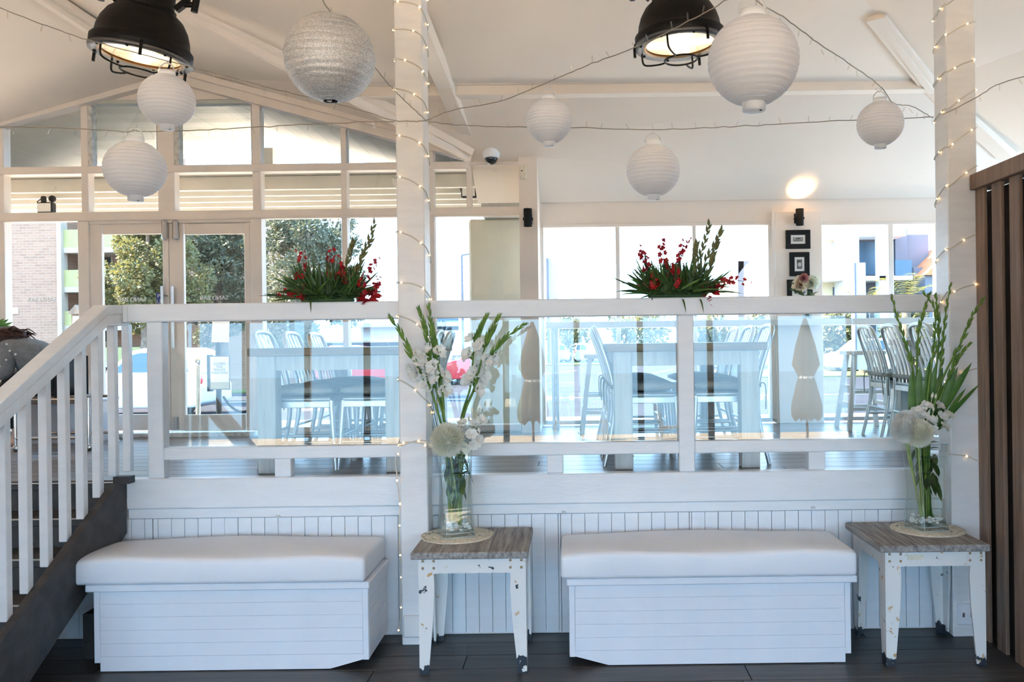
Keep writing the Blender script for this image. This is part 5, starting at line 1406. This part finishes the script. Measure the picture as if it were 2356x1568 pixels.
# ================================================================== PENDANT LAMPS
def pendant(c, R, tilt, label, ring_dx):
    t = thing('pendant_lamp', c, label, 'pendant lamp', 'black industrial pendant lamps'); rm = Matrix.Rotation(tilt, 4, 'Y'); k = R / .24
    mx = rm.to_3x3()
    def pt(x, y, z): return Vector(c) + mx @ (Vector((x, y, z)) * k)
    def lt(name, prof, mat, par=t, n=40): return MB().lathe([(r * k, z * k) for r, z in prof], n, c, rm.to_3x3()).build(name, mat, par)
    lt('dome', [(.238, .012), (.247, .03), (.247, .06), (.236, .072), (.228, .08), (.222, .12), (.208, .165), (.182, .21), (.15, .238), (.135, .245), (.135, .255)], 'black_metal')
    lt('neck', [(.138, .24), (.140, .262), (.128, .27), (.128, .37), (.14, .375), (.14, .40), (.10, .42), (.03, .43), (.0, .43)], 'black_metal')
    lt('rim', [(.202, .0), (.246, -.004), (.25, .012), (.24, .02), (.205, .02)], 'rim_grey')
    lt('gasket', [(.188, .006), (.203, -.001), (.205, .012), (.19, .016)], 'copper_ring')
    lt('reflector', [(.203, .016), (.205, .08), (.19, .14), (.15, .20), (.09, .225), (.0, .23)], 'reflector')
    lt('glass_cover', [(.19, .012), (.12, .004), (0, .0)], 'clear_bulb')
    b = MB().sphere(pt(0, 0, .11), .034 * k, 16, 12, (1, 1, 1.25)).build('bulb', 'bulb_glow', t)
    MB().tube([pt(0, 0, .14), pt(0, 0, .22)], .018 * k, 12).build('lamp_socket', 'reflector', t)
    for i in range(4):
        a = PI / 4 + i * PI / 2 + .35; ca, sa = math.cos(a), math.sin(a)
        MB().tube(bez([pt(.225 * ca, .225 * sa, -.0), pt(.222 * ca, .222 * sa, -.05), pt(.20 * ca, .20 * sa, -.07), pt(.13 * ca, .13 * sa, -.078), pt(.09 * ca, .09 * sa, -.075)], 4), .0055 * k, 6).build('guard_wire', 'black_metal', t)
    MB().tube([pt(.09 * math.cos(a), .09 * math.sin(a), -.076) for a in [2 * PI * i / 28 for i in range(28)]], .0055 * k, 6, closed=True).build('guard_ring', 'black_metal', t)
    for i in range(8):
        a = 2 * PI * i / 8 + .2; MB().sphere(pt(.226 * math.cos(a), .226 * math.sin(a), -.003), .008 * k, 8, 6).build('rim_screw', 'black_paint', t)
    for i in range(3):
        a = 2 * PI * i / 3 + 1.0; ca, sa = math.cos(a), math.sin(a)
        MB().tube([pt(.243 * ca, .243 * sa, .03), pt(.252 * ca, .252 * sa, .0), pt(.252 * ca, .252 * sa, -.045)], .008 * k, 8).build('clamp_bolt', 'black_metal', t)
    for s_ in (-1, 1):
        y = MB(); y.bar(pt(s_ * .15, 0, .27), pt(s_ * .21, 0, .33), .03 * k, .03 * k); y.tube([pt(s_ * .17, 0, .30), pt(s_ * .25, 0, .31)], .014 * k, 10); y.tube([pt(s_ * .245, 0, .27), pt(s_ * .25, 0, .35)], .018 * k, 8)
        y.bar(pt(s_ * .20, 0, .31), pt(s_ * .20, 0, .62), .02 * k, .03 * k); y.build('yoke_arm', 'black_metal', t)
    y = MB().bar(pt(-.21, 0, .62), pt(.21, 0, .62), .03 * k, .02 * k); y.build('yoke_bar', 'black_metal', t)
    top = pt(0, 0, .62); MB().tube([top, (top.x, top.y, zu(c[1]) - .005)], .008, 8).build('hanging_rod', 'black_metal', t)
    ld = bpy.data.lights.new('lamp_light', 'POINT'); ld.energy = .7; ld.color = (1, .78, .5); ld.shadow_soft_size = .05
    lo = bpy.data.objects.new('lamp_light', ld); C.objects.link(lo); lo.parent = t; lo.location = mx @ Vector((0, 0, .05 * k))
pendant(P(324, 133, 4.4), 106 * 4.4 / F_PX, math.radians(8), 'black industrial pendant lamp glowing at upper left', 0)
pendant(P(1565, 106, 4.6), 100 * 4.6 / F_PX, math.radians(-3), 'black industrial pendant lamp glowing behind the largest lantern', 0)
# ================================================================== DINING FURNITURE ON THE DECK
def dining_table(x0, x1, y0, y1, label):
    H = DECK + .755; t = thing('dining_table', ((x0 + x1) / 2, (y0 + y1) / 2, DECK), label, 'table', 'dining tables on the deck')
    tp = bx('tabletop', (x0 + .01, y0 + .02, H - .045), (x1 - .01, y1 - .02, H - .012), 'table_wood', t)
    n = 5; w = (x1 - x0) / n; first = None
    bx('end_board', (x0, y0, H - .048), (x1, y0 + .10, H), 'table_wood', tp, .004)
    for k in range(n):
        a = x0 + k * w
        if first is None: first = bx('plank', (a + .001, y0 + .101, H - .044), (a + w - .001, y1, H), 'table_wood', tp, .003)
        else: copy_child(first, tp, (a + w / 2, (y0 + .101 + y1) / 2, H - .044))
    lw = .11; first = None
    for x in (x0 + .045, x1 - .045 - lw):
        for y in (y0 + .03, y1 - .03 - lw):
            if first is None: first = bx('leg', (x, y, DECK), (x + lw, y + lw, H - .048), 'washed_leg', t, .004)
            else: copy_child(first, t, (x + lw / 2, y + lw / 2, DECK))
    for y in (y0 + .05, y1 - .09): bx('apron', (x0 + .045 + lw, y, H - .135), (x1 - .045 - lw, y + .03, H - .05), 'washed_leg', t)
    for x in (x0 + .07, x1 - .10): bx('apron', (x, y0 + .03 + lw, H - .135), (x + .03, y1 - .03 - lw, H - .05), 'washed_leg', t)
T1x0, T1x1 = PX(568, 805, 5.06), PX(568, 805, 5.06) + .97
T2x0, T2x1 = PX(1395, 795, 5.06), PX(1766, 790, 5.06)
dining_table(T1x0, T1x1, 5.06, 6.86, 'whitewashed dining table with timber top left of the post')
dining_table(T2x0, T2x1, 5.06, 6.86, 'whitewashed dining table with timber top behind the middle balustrade post')
dining_table(2.56, 3.5, 5.3, 6.9, 'whitewashed dining table half hidden by the right post')

def make_chair():
    """curved-back metal chair facing +x"""
    t = thing('metal_chair', (0, 0, 0), 'x', 'chair', 'metal chairs on the deck')
    m = MB().box((-.19, -.195, .425), (.205, .195, .45), .012); m.build('seat', 'aluminium', t)
    sf = MB()
    for y in (-.185, .185): sf.box((-.19, y - .011, .385), (.19, y + .011, .424), .003)
    for x in (-.185, .185): sf.box((x - .011, -.18, .385), (x + .011, .18, .424), .003)
    sf.build('seat_frame', 'aluminium', t)
    for s_ in (-1, 1):
        m = MB(); pts = bez([(.195, s_ * .172, .425), (.20, s_ * .18, .35), (.225, s_ * .20, 0)], 5)
        m.tube(pts, [.021, .02, .019] + [lerp(.019, .013, k / 7) for k in range(8)], 8); m.build('leg', 'aluminium', t)
        m = MB(); pts = bez([(-.185, s_ * .18, .44), (-.19, s_ * .19, .28), (-.25, s_ * .20, 0)], 5)
        m.tube(pts, [lerp(.019, .013, k / 10) for k in range(11)], 8); m.build('leg', 'aluminium', t)
    half = [(-.185, .182, .43), (-.20, .186, .55), (-.25, .185, .72), (-.285, .165, .815), (-.297, .115, .848), (-.302, 0, .858)]
    pts = bez(half + [(x, -y, z) for x, y, z in half[-2::-1]], 5)
    MB().tube(pts, .0155, 8).build('back_frame', 'aluminium', t)
    for y in (-.10, -.035, .035, .10):
        m = MB(); q = bez([(-.185, y, .445), (-.20, y, .56), (-.25, y, .72), (-.298, y, .845)], 3)
        for a, b in zip(q, q[1:]): m.bar(a, b, .026, .008, (1, 0, 0))
        m.build('slat', 'aluminium', t)
    for s_ in (-1, 1): MB().tube([(.213, s_ * .19, .17), (-.212, s_ * .195, .17)], .010, 6).build('stretcher', 'aluminium', t)
    for z, x in ((.21, .209), (.23, -.20)): MB().tube([(x, -.187, z), (x, .187, z)], .010, 6).build('stretcher', 'aluminium', t)
    return t
def make_cushion():
    m = MB(); nx = 10; g = []; fs = []
    for k, s_ in ((0, 1), (1, -1)):
        for j in range(nx + 1):
            for i in range(nx + 1):
                u, v = 2 * i / nx - 1, 2 * j / nx - 1; q = (1 - abs(u) ** 4) * (1 - abs(v) ** 4)
                g.append((u * .205, v * .205, .038 + s_ * (.012 + .026 * q)))
    n1 = (nx + 1) ** 2
    for j in range(nx):
        for i in range(nx):
            a = j * (nx + 1) + i; fs += [(a, a + 1, a + nx + 2, a + nx + 1), (n1 + a, n1 + a + nx + 1, n1 + a + nx + 2, n1 + a + 1)]
    for i in range(nx):
        for a in (i, nx * (nx + 1) + i): fs.append((a, a + 1, n1 + a + 1, n1 + a))
        for a in (i * (nx + 1), i * (nx + 1) + nx): fs.append((a, a + nx + 1, n1 + a + nx + 1, n1 + a))
    m.add(g, fs, True)
    t = thing('seat_cushion', (0, 0, 0), 'x', 'cushion', 'grey cushions tied to the metal chairs')
    m.build('pad', 'cushion', t)
    for s_ in (-1, 1): MB().tube(bez([(-.19, s_ * .17, .04), (-.225, s_ * .19, .05), (-.235, s_ * .2, .0), (-.23, s_ * .21, -.11)], 4), .004, 5).build('tie', 'cushion', t)
    return t
ch0, cu0 = make_chair(), make_cushion(); used = [False]
def place_chair(x, y, rz, zf, label, cushion=True):
    if not used[0]: c, k = ch0, cu0; used[0] = True
    else: c, k = copy_tree(ch0), (copy_tree(cu0) if cushion else None)
    c.location = (x, y, zf); c.rotation_euler = (0, 0, rz); c['label'] = label; c['_base'] = (x, y, zf)
    if k: k.location = (x, y, zf + .451); k.rotation_euler = (0, 0, rz); k['label'] = 'grey cushion on the ' + label.replace('metal ', '').replace('dining ', '')
ordn = ('nearest', 'middle', 'farthest')
Ych = (5.42, 5.98, 6.53)
for k, y in enumerate(Ych):
    place_chair(-1.70, y, 0, DECK, ordn[k] + ' metal chair on the left of the left dining table')
    place_chair(-1.24, y + .02, PI, DECK, ordn[k] + ' metal chair on the right of the left dining table')
    place_chair(.43, y, 0, DECK, ordn[k] + ' metal chair on the left of the middle dining table')
    place_chair(.95, y + .02, PI, DECK, ordn[k] + ' metal chair on the right of the middle dining table')
    place_chair(2.56, 5.56 + k * .52, 0, DECK, ordn[k] + ' metal chair at the table beside the right post')
for k, (x, y, rz) in enumerate(((-2.9, -6.6, .4), (-2.2, -7.4, 2.6), (-.2, -9.2, 1.2), (.5, -9.4, 1.8), (1.9, -7.2, .3))):
    place_chair(x, y, rz, -.02, ('first', 'second', 'third', 'fourth', 'fifth')[k] + ' terrace chair from the left mirrored in the glass', False)

# ---- ledge along the window wall, stools, tumblers
lz = PZ(1500, 738, 7.50); Ly0, Ly1 = 7.46, 7.735
lg = thing('window_ledge', (PX(1700, 745, 7.5), 7.6, DECK), 'white bar ledge along the window wall', 'ledge')
bx('top', (PX(1256, 745, Ly0), Ly0, lz - .055), (PX(2330, 740, Ly0), Ly1, lz), 'white_paint', lg, .004)
for px in (1274, 1283): x = PX(px, 900, 7.55); MB().tube([(x, 7.56, DECK), (x, 7.56, lz - .055)], .016, 12).build('leg', 'steel', lg)
for px in (1700, 2260): x = PX(px, 900, 7.55); MB().tube([(x, 7.56, DECK), (x, 7.56, lz - .055)], .016, 12).build('leg', 'steel', lg)
def stool(px, label):
    y = 7.22; x = PX(px, 890, y); t = thing('bar_stool', (x, y, DECK), label, 'stool', 'white wooden stools'); h = .665
    bx('seat', (x - .15, y - .15, DECK + h - .035), (x + .15, y + .15, DECK + h), 'white_paint', t, .006)
    for sx in (-1, 1):
        for sy in (-1, 1): MB().bar((x + sx * .10, y + sy * .10, DECK + h - .036), (x + sx * .175, y + sy * .175, DECK + .0), .036, .036, (0, 1, 0)).build('leg', 'white_paint', t)
    for z, o in ((.18, .155), (.32, .138)):
        MB().bar((x - o, y - o, DECK + z), (x + o, y - o, DECK + z), .022, .03).build('rung', 'white_paint', t); MB().bar((x - o, y + o, DECK + z), (x + o, y + o, DECK + z), .022, .03).build('rung', 'white_paint', t)
        MB().bar((x - o, y - o, DECK + z + .04), (x - o, y + o, DECK + z + .04), .022, .03).build('rung', 'white_paint', t); MB().bar((x + o, y - o, DECK + z + .04), (x + o, y + o, DECK + z + .04), .022, .03).build('rung', 'white_paint', t)
stool(1385, 'white wooden bar stool behind the middle dining table'); stool(1985, 'white wooden bar stool behind the farthest right-hand chair')
thin_glass('tumbler_glass', (.9, .94, .95), .12)
for px, lab in ((1363, 'tumbler on the ledge above the left bar stool'), (1523, 'tumbler on the ledge left of the balustrade post'), (1662, 'tumbler on the ledge right of the balustrade post'), (2007, 'tumbler on the ledge near the right post')):
    x = PX(px, 725, 7.56); m = MB().lathe([(0, .004), (.026, .0), (.04, .10), (.036, .10), (.024, .012), (0, .012)], 20, (x, 7.56, lz)); tag(m.build('glass_tumbler', 'tumbler_glass'), 'clear ' + lab, 'glass', 'tumblers on the window ledge')

# ---- pier: sconces, pictures, peonies, camera, sensor
def sconce(px, py, Y, label, lit):
    c = P(px, py, Y); t = thing('wall_sconce', c, label, 'wall light', 'black wall lights'); x, y, z = c
    bx('back_plate', (x - .035, Y + .075, z - .05), (x + .035, Y + .095, z + .04), 'black_paint', t, .003); bx('bracket', (x - .042, Y + .02, z - .02), (x + .042, Y + .08, z + .0), 'black_paint', t, .003)
    MB().lathe([(.034, -.075), (.036, .075), (.030, .075), (.030, -.06), (.0, -.06)], 24, (x, Y + .03, z)).build('tube', 'black_paint', t)
    if lit:
        MB().lathe([(.028, .045), (0, .05)], 16, (x, Y + .03, z)).build('lamp', 'sconce_glow', t)
        d = bpy.data.lights.new('sconce_light', 'SPOT'); d.energy = 22; d.color = (1, .62, .28); d.spot_size = math.radians(84); d.spot_blend = 1.0; d.shadow_soft_size = .02
        o = bpy.data.objects.new('sconce_light', d); C.objects.link(o); o.parent = t; o.location = (0, .03, .09); o.rotation_euler = (PI, 0, 0); o.rotation_euler = Vector((.02, -.02, 1)).to_track_quat('-Z', 'Y').to_euler()
sconce(1214, 499, FL - .155, 'unlit black up and down wall light beside the outside column', False)
sconce(1842, 498, FR - .145, 'lit black wall light casting a warm pool above the pictures', True)
pr('photo_dark', (.05, .05, .05), .4, var=.3, scale=60); pr('photo_mid', (.22, .22, .21), .4, col2=(.05, .05, .05), scale=45); pr('photo_light', (.55, .55, .53), .4)
def picture(x0, y0, x1, y1, label, kind):
    Y = FR - .075; a, b = P(x0, y1, Y), P(x1, y0, Y); xm, zm = (a.x + b.x) / 2, (a.z + b.z) / 2; w, h = (b.x - a.x) / 2, (b.z - a.z) / 2
    t = thing('framed_picture', (xm, Y, a.z), label, 'picture', 'black framed photographs'); fwid = .045
    bx('frame', (xm - w, Y + .004, zm - h), (xm + w, Y + .024, zm - h + fwid), 'black_paint', t, .003); bx('frame', (xm - w, Y + .004, zm + h - fwid), (xm + w, Y + .024, zm + h), 'black_paint', t, .003)
    bx('frame', (xm - w, Y + .005, zm - h + fwid), (xm - w + fwid, Y + .023, zm + h - fwid), 'black_paint', t, .003); bx('frame', (xm + w - fwid, Y + .005, zm - h + fwid), (xm + w, Y + .023, zm + h - fwid), 'black_paint', t, .003)
    bx('mount', (xm - w + fwid - .002, Y + .014, zm - h + fwid - .002), (xm + w - fwid + .002, Y + .019, zm + h - fwid + .002), 'paper', t)
    iw, ih = w - fwid - .022, h - fwid - .022; ph = bx('photo', (xm - iw, Y + .011, zm - ih), (xm + iw, Y + .0135, zm + ih), 'photo_mid', t)
    if kind == 0:   # an old pavilion
        bx('print_sky', (xm - iw + .006, Y + .010, zm + ih * .15), (xm + iw - .006, Y + .0108, zm + ih - .006), 'photo_light', ph)
        MB().prism([(xm - iw * .8, Y + .0092, zm + ih * .1), (xm + iw * .8, Y + .0092, zm + ih * .1), (xm + iw * .35, Y + .0092, zm + ih * .5), (xm, Y + .0092, zm + ih * .72), (xm - iw * .35, Y + .0092, zm + ih * .5)], (0, .0007, 0)).build('print_roof', 'photo_dark', ph)
        for k in range(6): bx('print_column', (xm - iw * .75 + k * iw * .3 - .003, Y + .009, zm - ih * .6), (xm - iw * .75 + k * iw * .3 + .003, Y + .0098, zm + ih * .1), 'photo_light', ph)
    else:
        MB().sphere((xm, Y + .0095, zm - ih * .1), ih * .45, 14, 8, (.8, .03, 1)).build('print_shape', 'photo_light', ph)
        MB().sphere((xm - .01, Y + .0095, zm + ih * .62), ih * .3, 12, 8, (1.3, .03, .8)).build('print_crown', 'photo_dark', ph)
picture(1809, 528, 1865, 572, 'landscape black framed photograph of a pavilion, topmost on the pier', 0)
picture(1818, 579, 1863, 635, 'portrait black framed photograph below the pavilion picture', 1)
picture(1812, 642, 1870, 692, 'lowest black framed picture behind the peonies', 1)
pv = Vector((PX(1857, 735, 7.56), 7.56, lz))
t = thing('peony_vase', pv, 'small glass of cream and pink peonies in front of the pier', 'vase')
MB().lathe([(0, .004), (.042, 0), (.05, .15), (.047, .15), (.039, .01), (0, .01)], 24, pv).build('glass', 'tumbler_glass', t)
m = MB(); rr = random.Random(2)
for k in range(7): m.tube([pv + Vector((rr.uniform(-.02, .02), rr.uniform(-.02, .02), .02)), pv + Vector((rr.uniform(-.06, .08), rr.uniform(-.03, .02), .25))], .004, 5)
m.build('stems', 'leaf_mid', t)
def peony(c, R, mat, seed):
    rr = random.Random(seed); m = MB()
    for k in range(60):
        d = Vector((rr.gauss(0, 1), rr.gauss(0, 1) - .4, rr.gauss(0, 1) + .5)).normalized(); s_ = d.orthogonal(); m.leaf(c - d * R * .1, d + s_ * .25, d.cross(s_), R, R * .85, -.05, 4, .35)
    m.build('peony_bloom', mat, t, fix=False)
peony(P(1841, 655, 7.55), .095, 'petal_peach', 3); peony(P(1869, 652, 7.57), .085, 'petal_cream', 4); peony(P(1850, 640, 7.50), .05, 'petal_pink', 5)
m = MB()
for a, b in ((1818, 645), (1826, 670), (1884, 668), (1815, 662), (1876, 676), (1866, 678)): q = P(a, b, 7.55); s0 = P(1850, 680, 7.55); m.leaf(s0, q - s0, (0, -1, .4), (q - s0).length, .05, .05, 5)
m.build('leaves', 'leaf_dark', t, fix=False)
cc = P(1130, 352, 7.2)
t = thing('security_camera', (cc.x, cc.y, cc.z), 'white dome security camera with black lens on the ceiling', 'camera')
MB().lathe([(0, .14), (.055, .14), (.06, .03), (.075, .0), (.07, -.035), (.06, -.045), (0, -.045)], 28, cc).build('housing', 'lantern_plastic', t); MB().sphere(cc + Vector((0, 0, -.045)), .056, 18, 12, (1, 1, .95)).build('dome', 'dark_pane', t)
a, b = P(1197, 410, FL - .1), P(1211, 379, FL - .1); t = thing('motion_sensor', ((a.x + b.x) / 2, FL - .08, a.z), 'small cream motion sensor high on the far pier', 'sensor')
bx('housing', (a.x, FL - .095, a.z), (b.x, FL - .062, b.z), 'doily', t, .008); bx('sensor_eye', (a.x + .008, FL - .098, a.z + .06), (a.x + .018, FL - .095, a.z + .07), 'black_paint', t)

# ================================================================== PERSON, SEAT, TUB
YP = 6.55
def skin_obj(name, chains, mat, parent, sub=2):
    """continuous limb surface: chains = lists of (point, radius); first point of a chain may repeat an earlier one to join there"""
    vs_, es, rs, idx = [], [], [], {}
    for ch in chains:
        prev = None
        for p, r in ch:
            key = tuple(round(c, 4) for c in p)
            if key not in idx: idx[key] = len(vs_); vs_.append(Vector(p)); rs.append(r if isinstance(r, tuple) else (r, r))
            i = idx[key]
            if prev is not None and prev != i: es.append((prev, i))
            prev = i
    o = vs_[0].copy(); me = bpy.data.meshes.new(name); me.from_pydata([tuple(v - o) for v in vs_], es, []); ob_ = bpy.data.objects.new(name, me); C.objects.link(ob_)
    sk = ob_.modifiers.new('skin', 'SKIN'); sk.use_smooth_shade = True
    for i, d in enumerate(me.skin_vertices[0].data): d.radius = rs[i]; d.use_root = (i == 0)
    ss = ob_.modifiers.new('sub', 'SUBSURF'); ss.levels = sub; ss.render_levels = sub
    me.materials.append(M[mat]); ob_.location = o - base_of(parent); ob_.parent = parent; ob_['_base'] = tuple(o); return ob_
pr('skin', (.62, .38, .28), .5, var=.05, sss=.1); pr('cardigan', (.20, .21, .22), .9, var=.12, scale=30, bump=.25, bscale=200); pr('black_cloth', (.008, .008, .009), .8); pr('hair', (.05, .016, .010), .5, var=.4, scale=30, stretch=(1, 6, 6)); pr('pearl', (.75, .75, .72), .25)
hip = P(138, 868, YP); chest = P(75, 812, YP); neck = P(32, 795, YP); head = P(14, 782, YP - .02)
pe = thing('person', (hip.x, YP, DECK), 'person in a grey beaded cardigan and black trousers seated and leaning forward', 'person')
V = Vector
def off(p, dx=0, dy=0, dz=0): return V((p.x + dx, p.y + dy, p.z + dz))
shN, shF = off(P(45, 806, YP), 0, -.15), off(P(48, 806, YP), 0, .15)
elN, elF = off(P(50, 858, YP), .0, -.19), off(P(30, 860, YP), 0, .17)
haN, haF = off(P(0, 868, YP), 0, -.10), off(P(-25, 868, YP), 0, .08)
hN, hF = off(hip, -.02, -.09), off(hip, -.02, .09); knN, knF = off(P(36, 878, YP), 0, -.11), off(P(10, 878, YP), 0, .1)
anN, anF = off(P(66, 1002, YP), 0, -.10), off(P(24, 1004, YP), 0, .09); anN.z = anF.z = DECK + .07
toN, toF = off(anN, -.17, -.02), off(anF, -.17, .02); toN.z = toF.z = DECK + .028
mid = off(hip, 0, 0).lerp(chest, .5)
def limbs(k): return [[(hip, .135 * k), (mid, (.125 * k, .14 * k)), (chest, (.12 * k, .155 * k)), (neck, .058), (head, .07)]]
skin_obj('body', limbs(.9) + [[(chest, .12), (shN, .055), (elN, .042), (haN, .028)], [(chest, .12), (shF, .055), (elF, .042), (haF, .028)], [(hip, .12), (hN, .08), (knN, .06), (anN, .036), (toN, .026)], [(hip, .12), (hF, .08), (knF, .06), (anF, .036), (toF, .026)]], 'skin', pe)
cuN, cuF = elN.lerp(haN, .55), elF.lerp(haF, .55)
ca = skin_obj('cardigan', [[(off(hip, -.07, 0, .03), (.13, .16)), (mid, (.135, .165)), (chest, (.135, .18)), (neck.lerp(chest, .25), (.09, .11))], [(chest, (.135, .18)), (shN, .082), (elN, .062), (cuN, .05)], [(chest, (.135, .18)), (shF, .082), (elF, .062), (cuF, .05)]], 'cardigan', pe)
skin_obj('trousers', [[(hip, (.15, .165)), (hN, .10), (knN, .078), (anN.lerp(knN, .18), .062)], [(hip, (.15, .165)), (hF, .10), (knF, .078), (anF.lerp(knF, .18), .062)]], 'black_cloth', pe)
hd = MB().sphere(off(head, -.03, 0, -.03), .098, 18, 14, (1.0, .82, 1.15)); fc = off(head, -.03, 0, -.03)
hd.sphere(off(fc, -.10, 0, -.02), .018, 8, 6, (1.2, .8, 1)); hd.sphere(off(fc, .01, -.083, -.01), .022, 8, 6, (.8, .4, 1.3)); hd.sphere(off(fc, .01, .083, -.01), .022, 8, 6, (.8, .4, 1.3))
hdo = hd.build('head', 'skin', pe)
for s_ in (-1, 1): MB().sphere(off(fc, -.088, s_ * .034, .012), .011, 8, 6).build('eye', 'dark_pane', hdo)
MB().sphere(off(fc, -.085, 0, -.062), .02, 8, 6, (.5, 1.2, .3)).build('mouth', 'petal_pink', hdo)
hm = MB().sphere(off(fc, .028, 0, .025), .108, 18, 14, (1.0, .95, 1.02)); hm.sphere(P(40, 770, YP), .055, 12, 10, (1.2, .9, .8))
rr = random.Random(6)
for k in range(90):
    a = rr.random() * 2 * PI; q = off(fc, .05 + rr.uniform(-.05, .08), .1 * math.cos(a), .03 + .09 * math.sin(a)); hm.tube(bez([q, off(q, .04, 0, rr.uniform(-.02, .02)), off(q, .08 + rr.random() * .04, rr.uniform(-.02, .02), rr.uniform(-.05, .0))], 3), [.006, .006, .005, .005, .004, .003, .001], 5)
hm.build('hair', 'hair', pe)
def hand(w, d, nm):
    m = MB(); m.sphere(w + d * .035, .036, 10, 8, (1.2, .55, .9)); up = V((0, .25, 1))
    for k in range(4):
        b = w + d * .065 + V((0, (k - 1.5) * .019, -.004 * abs(k - 1.5))); L_ = (.062, .074, .07, .055)[k]
        m.tube([b, b + d * L_ * .5 + V((0, 0, -.006)), b + d * L_ * .8 + V((0, 0, -.026)), b + d * L_ * .9 + V((0, 0, -.042))], [.0095, .009, .008, .006], 7)
    b = w + d * .02 + V((0, .032, 0)); m.tube([b, b + V((0, .02, 0)) + d * .03, b + V((0, .022, -.01)) + d * .06], [.011, .01, .007], 7); m.build(nm, 'skin', pe)
hand(haN, (haN - elN).normalized(), 'hand'); hand(haF, (haF - elF).normalized(), 'hand')
for px, py in ((26, 788), (38, 793), (62, 791), (30, 797), (73, 814), (61, 826), (31, 824), (47, 840), (22, 812), (69, 806)):
    MB().sphere(off(P(px, py, YP), 0, -.235 if px < 70 else -.19, 0), .009, 8, 6).build('bead', 'pearl', ca)
MB().tube([off(cuN.lerp(haN, .6), 0, .045 * math.cos(a), .045 * math.sin(a)) for a in [2 * PI * k / 16 for k in range(16)]], .007, 6, closed=True).build('bracelet', 'chrome', pe)
# bench seat with chrome frame
sx0, sx1 = PX(78, 900, YP), PX(236, 900, YP); sz = PZ(150, 897, YP) - .035
t = thing('chrome_bench', ((sx0 + sx1) / 2, YP + .02, DECK), 'low brown seat on a chrome frame under the person', 'bench')
bx('seat_pad', (sx0, YP - .17, sz - .06), (sx1 - .12, YP + .17, sz - .004), 'screen_wood', t, .01)
for y in (YP - .19, YP + .19):
    MB().tube([(sx0 - .02, y, sz - .025), (sx1, y, sz - .025)], .012, 10).build('frame_rail', 'chrome', t); MB().tube([(sx0 - .02, y, DECK + .10), (sx1, y, DECK + .10)], .012, 10).build('lower_rail', 'chrome', t)
    for x in (sx0 - .02, sx1): MB().tube([(x, y, DECK + .04), (x, y, sz - .02)], .012, 10).build('leg', 'chrome', t); 
    for x in (sx0 - .02, sx1): MB().sphere((x, y, DECK + .026), .026, 10, 8, (1, .6, 1)).build('castor', 'steel', t)
pr('tub_plastic', (.62, .66, .72), .3, var=.08)
tx0, tx1, Yt = PX(82, 960, 7.0), PX(240, 960, 7.0), 6.86
t = thing('storage_tub', ((tx0 + tx1) / 2, Yt + .17, DECK), 'translucent plastic storage tub behind the stair balusters', 'tub'); zt2 = PZ(160, 925, Yt)
q = [(tx0 + .03, tx1 - .03, Yt + .03, Yt + .31, DECK), (tx0, tx1, Yt, Yt + .34, zt2)]
m = MB(); vs_ = [(x, y, z) for x0, x1, y0, y1, z in q for x, y in ((x0, y0), (x1, y0), (x1, y1), (x0, y1))]; m.add(vs_, [(0, 1, 2, 3), (0, 4, 5, 1), (1, 5, 6, 2), (2, 6, 7, 3), (3, 7, 4, 0)]); m.build('tub_body', 'tub_plastic', t)
bx('lid', (tx0 - .015, Yt - .015, zt2), (tx1 + .015, Yt + .355, zt2 + .025), 'tub_plastic', t, .006)
for k in range(3): bx('rib', (lerp(tx0, tx1, .25 + .25 * k) - .01, Yt - .004, DECK + .08), (lerp(tx0, tx1, .25 + .25 * k) + .01, Yt + .02, zt2 - .04), 'tub_plastic', t, .003)
# potted palm just inside the left edge
pp = P(-22, 752, 7.0); t = thing('potted_palm', (pp.x, 6.98, DECK), 'green palm leaf reaching in at the left edge above the person', 'plant')
MB().lathe([(0, 0), (.13, 0), (.17, .30), (.16, .30), (.13, .26), (0, .26)], 24, (pp.x - .05, 6.98, DECK)).build('pot', 'dark_stair', t); MB().tube([(pp.x - .05, 6.98, DECK + .25), (pp.x - .03, 6.98, pp.z)], [.02, .012], 8).build('stem', 'leaf_mid', t)
m = MB()
for k, (a, b) in enumerate(((30, 742), (20, 735), (10, 733), (26, 750), (-50, 730), (-60, 760), (-30, 700), (0, 712))):
    q = P(a, b, 6.95); s0 = off(pp, 0, 0, -.02); m.leaf(s0, q - s0, (0, -.5, 1), (q - s0).length, .03, -.02, 6)
m.build('fronds', 'leaf_mid', t, fix=False)
for o in list(C.objects):
    if '_base' in o: del o['_base']
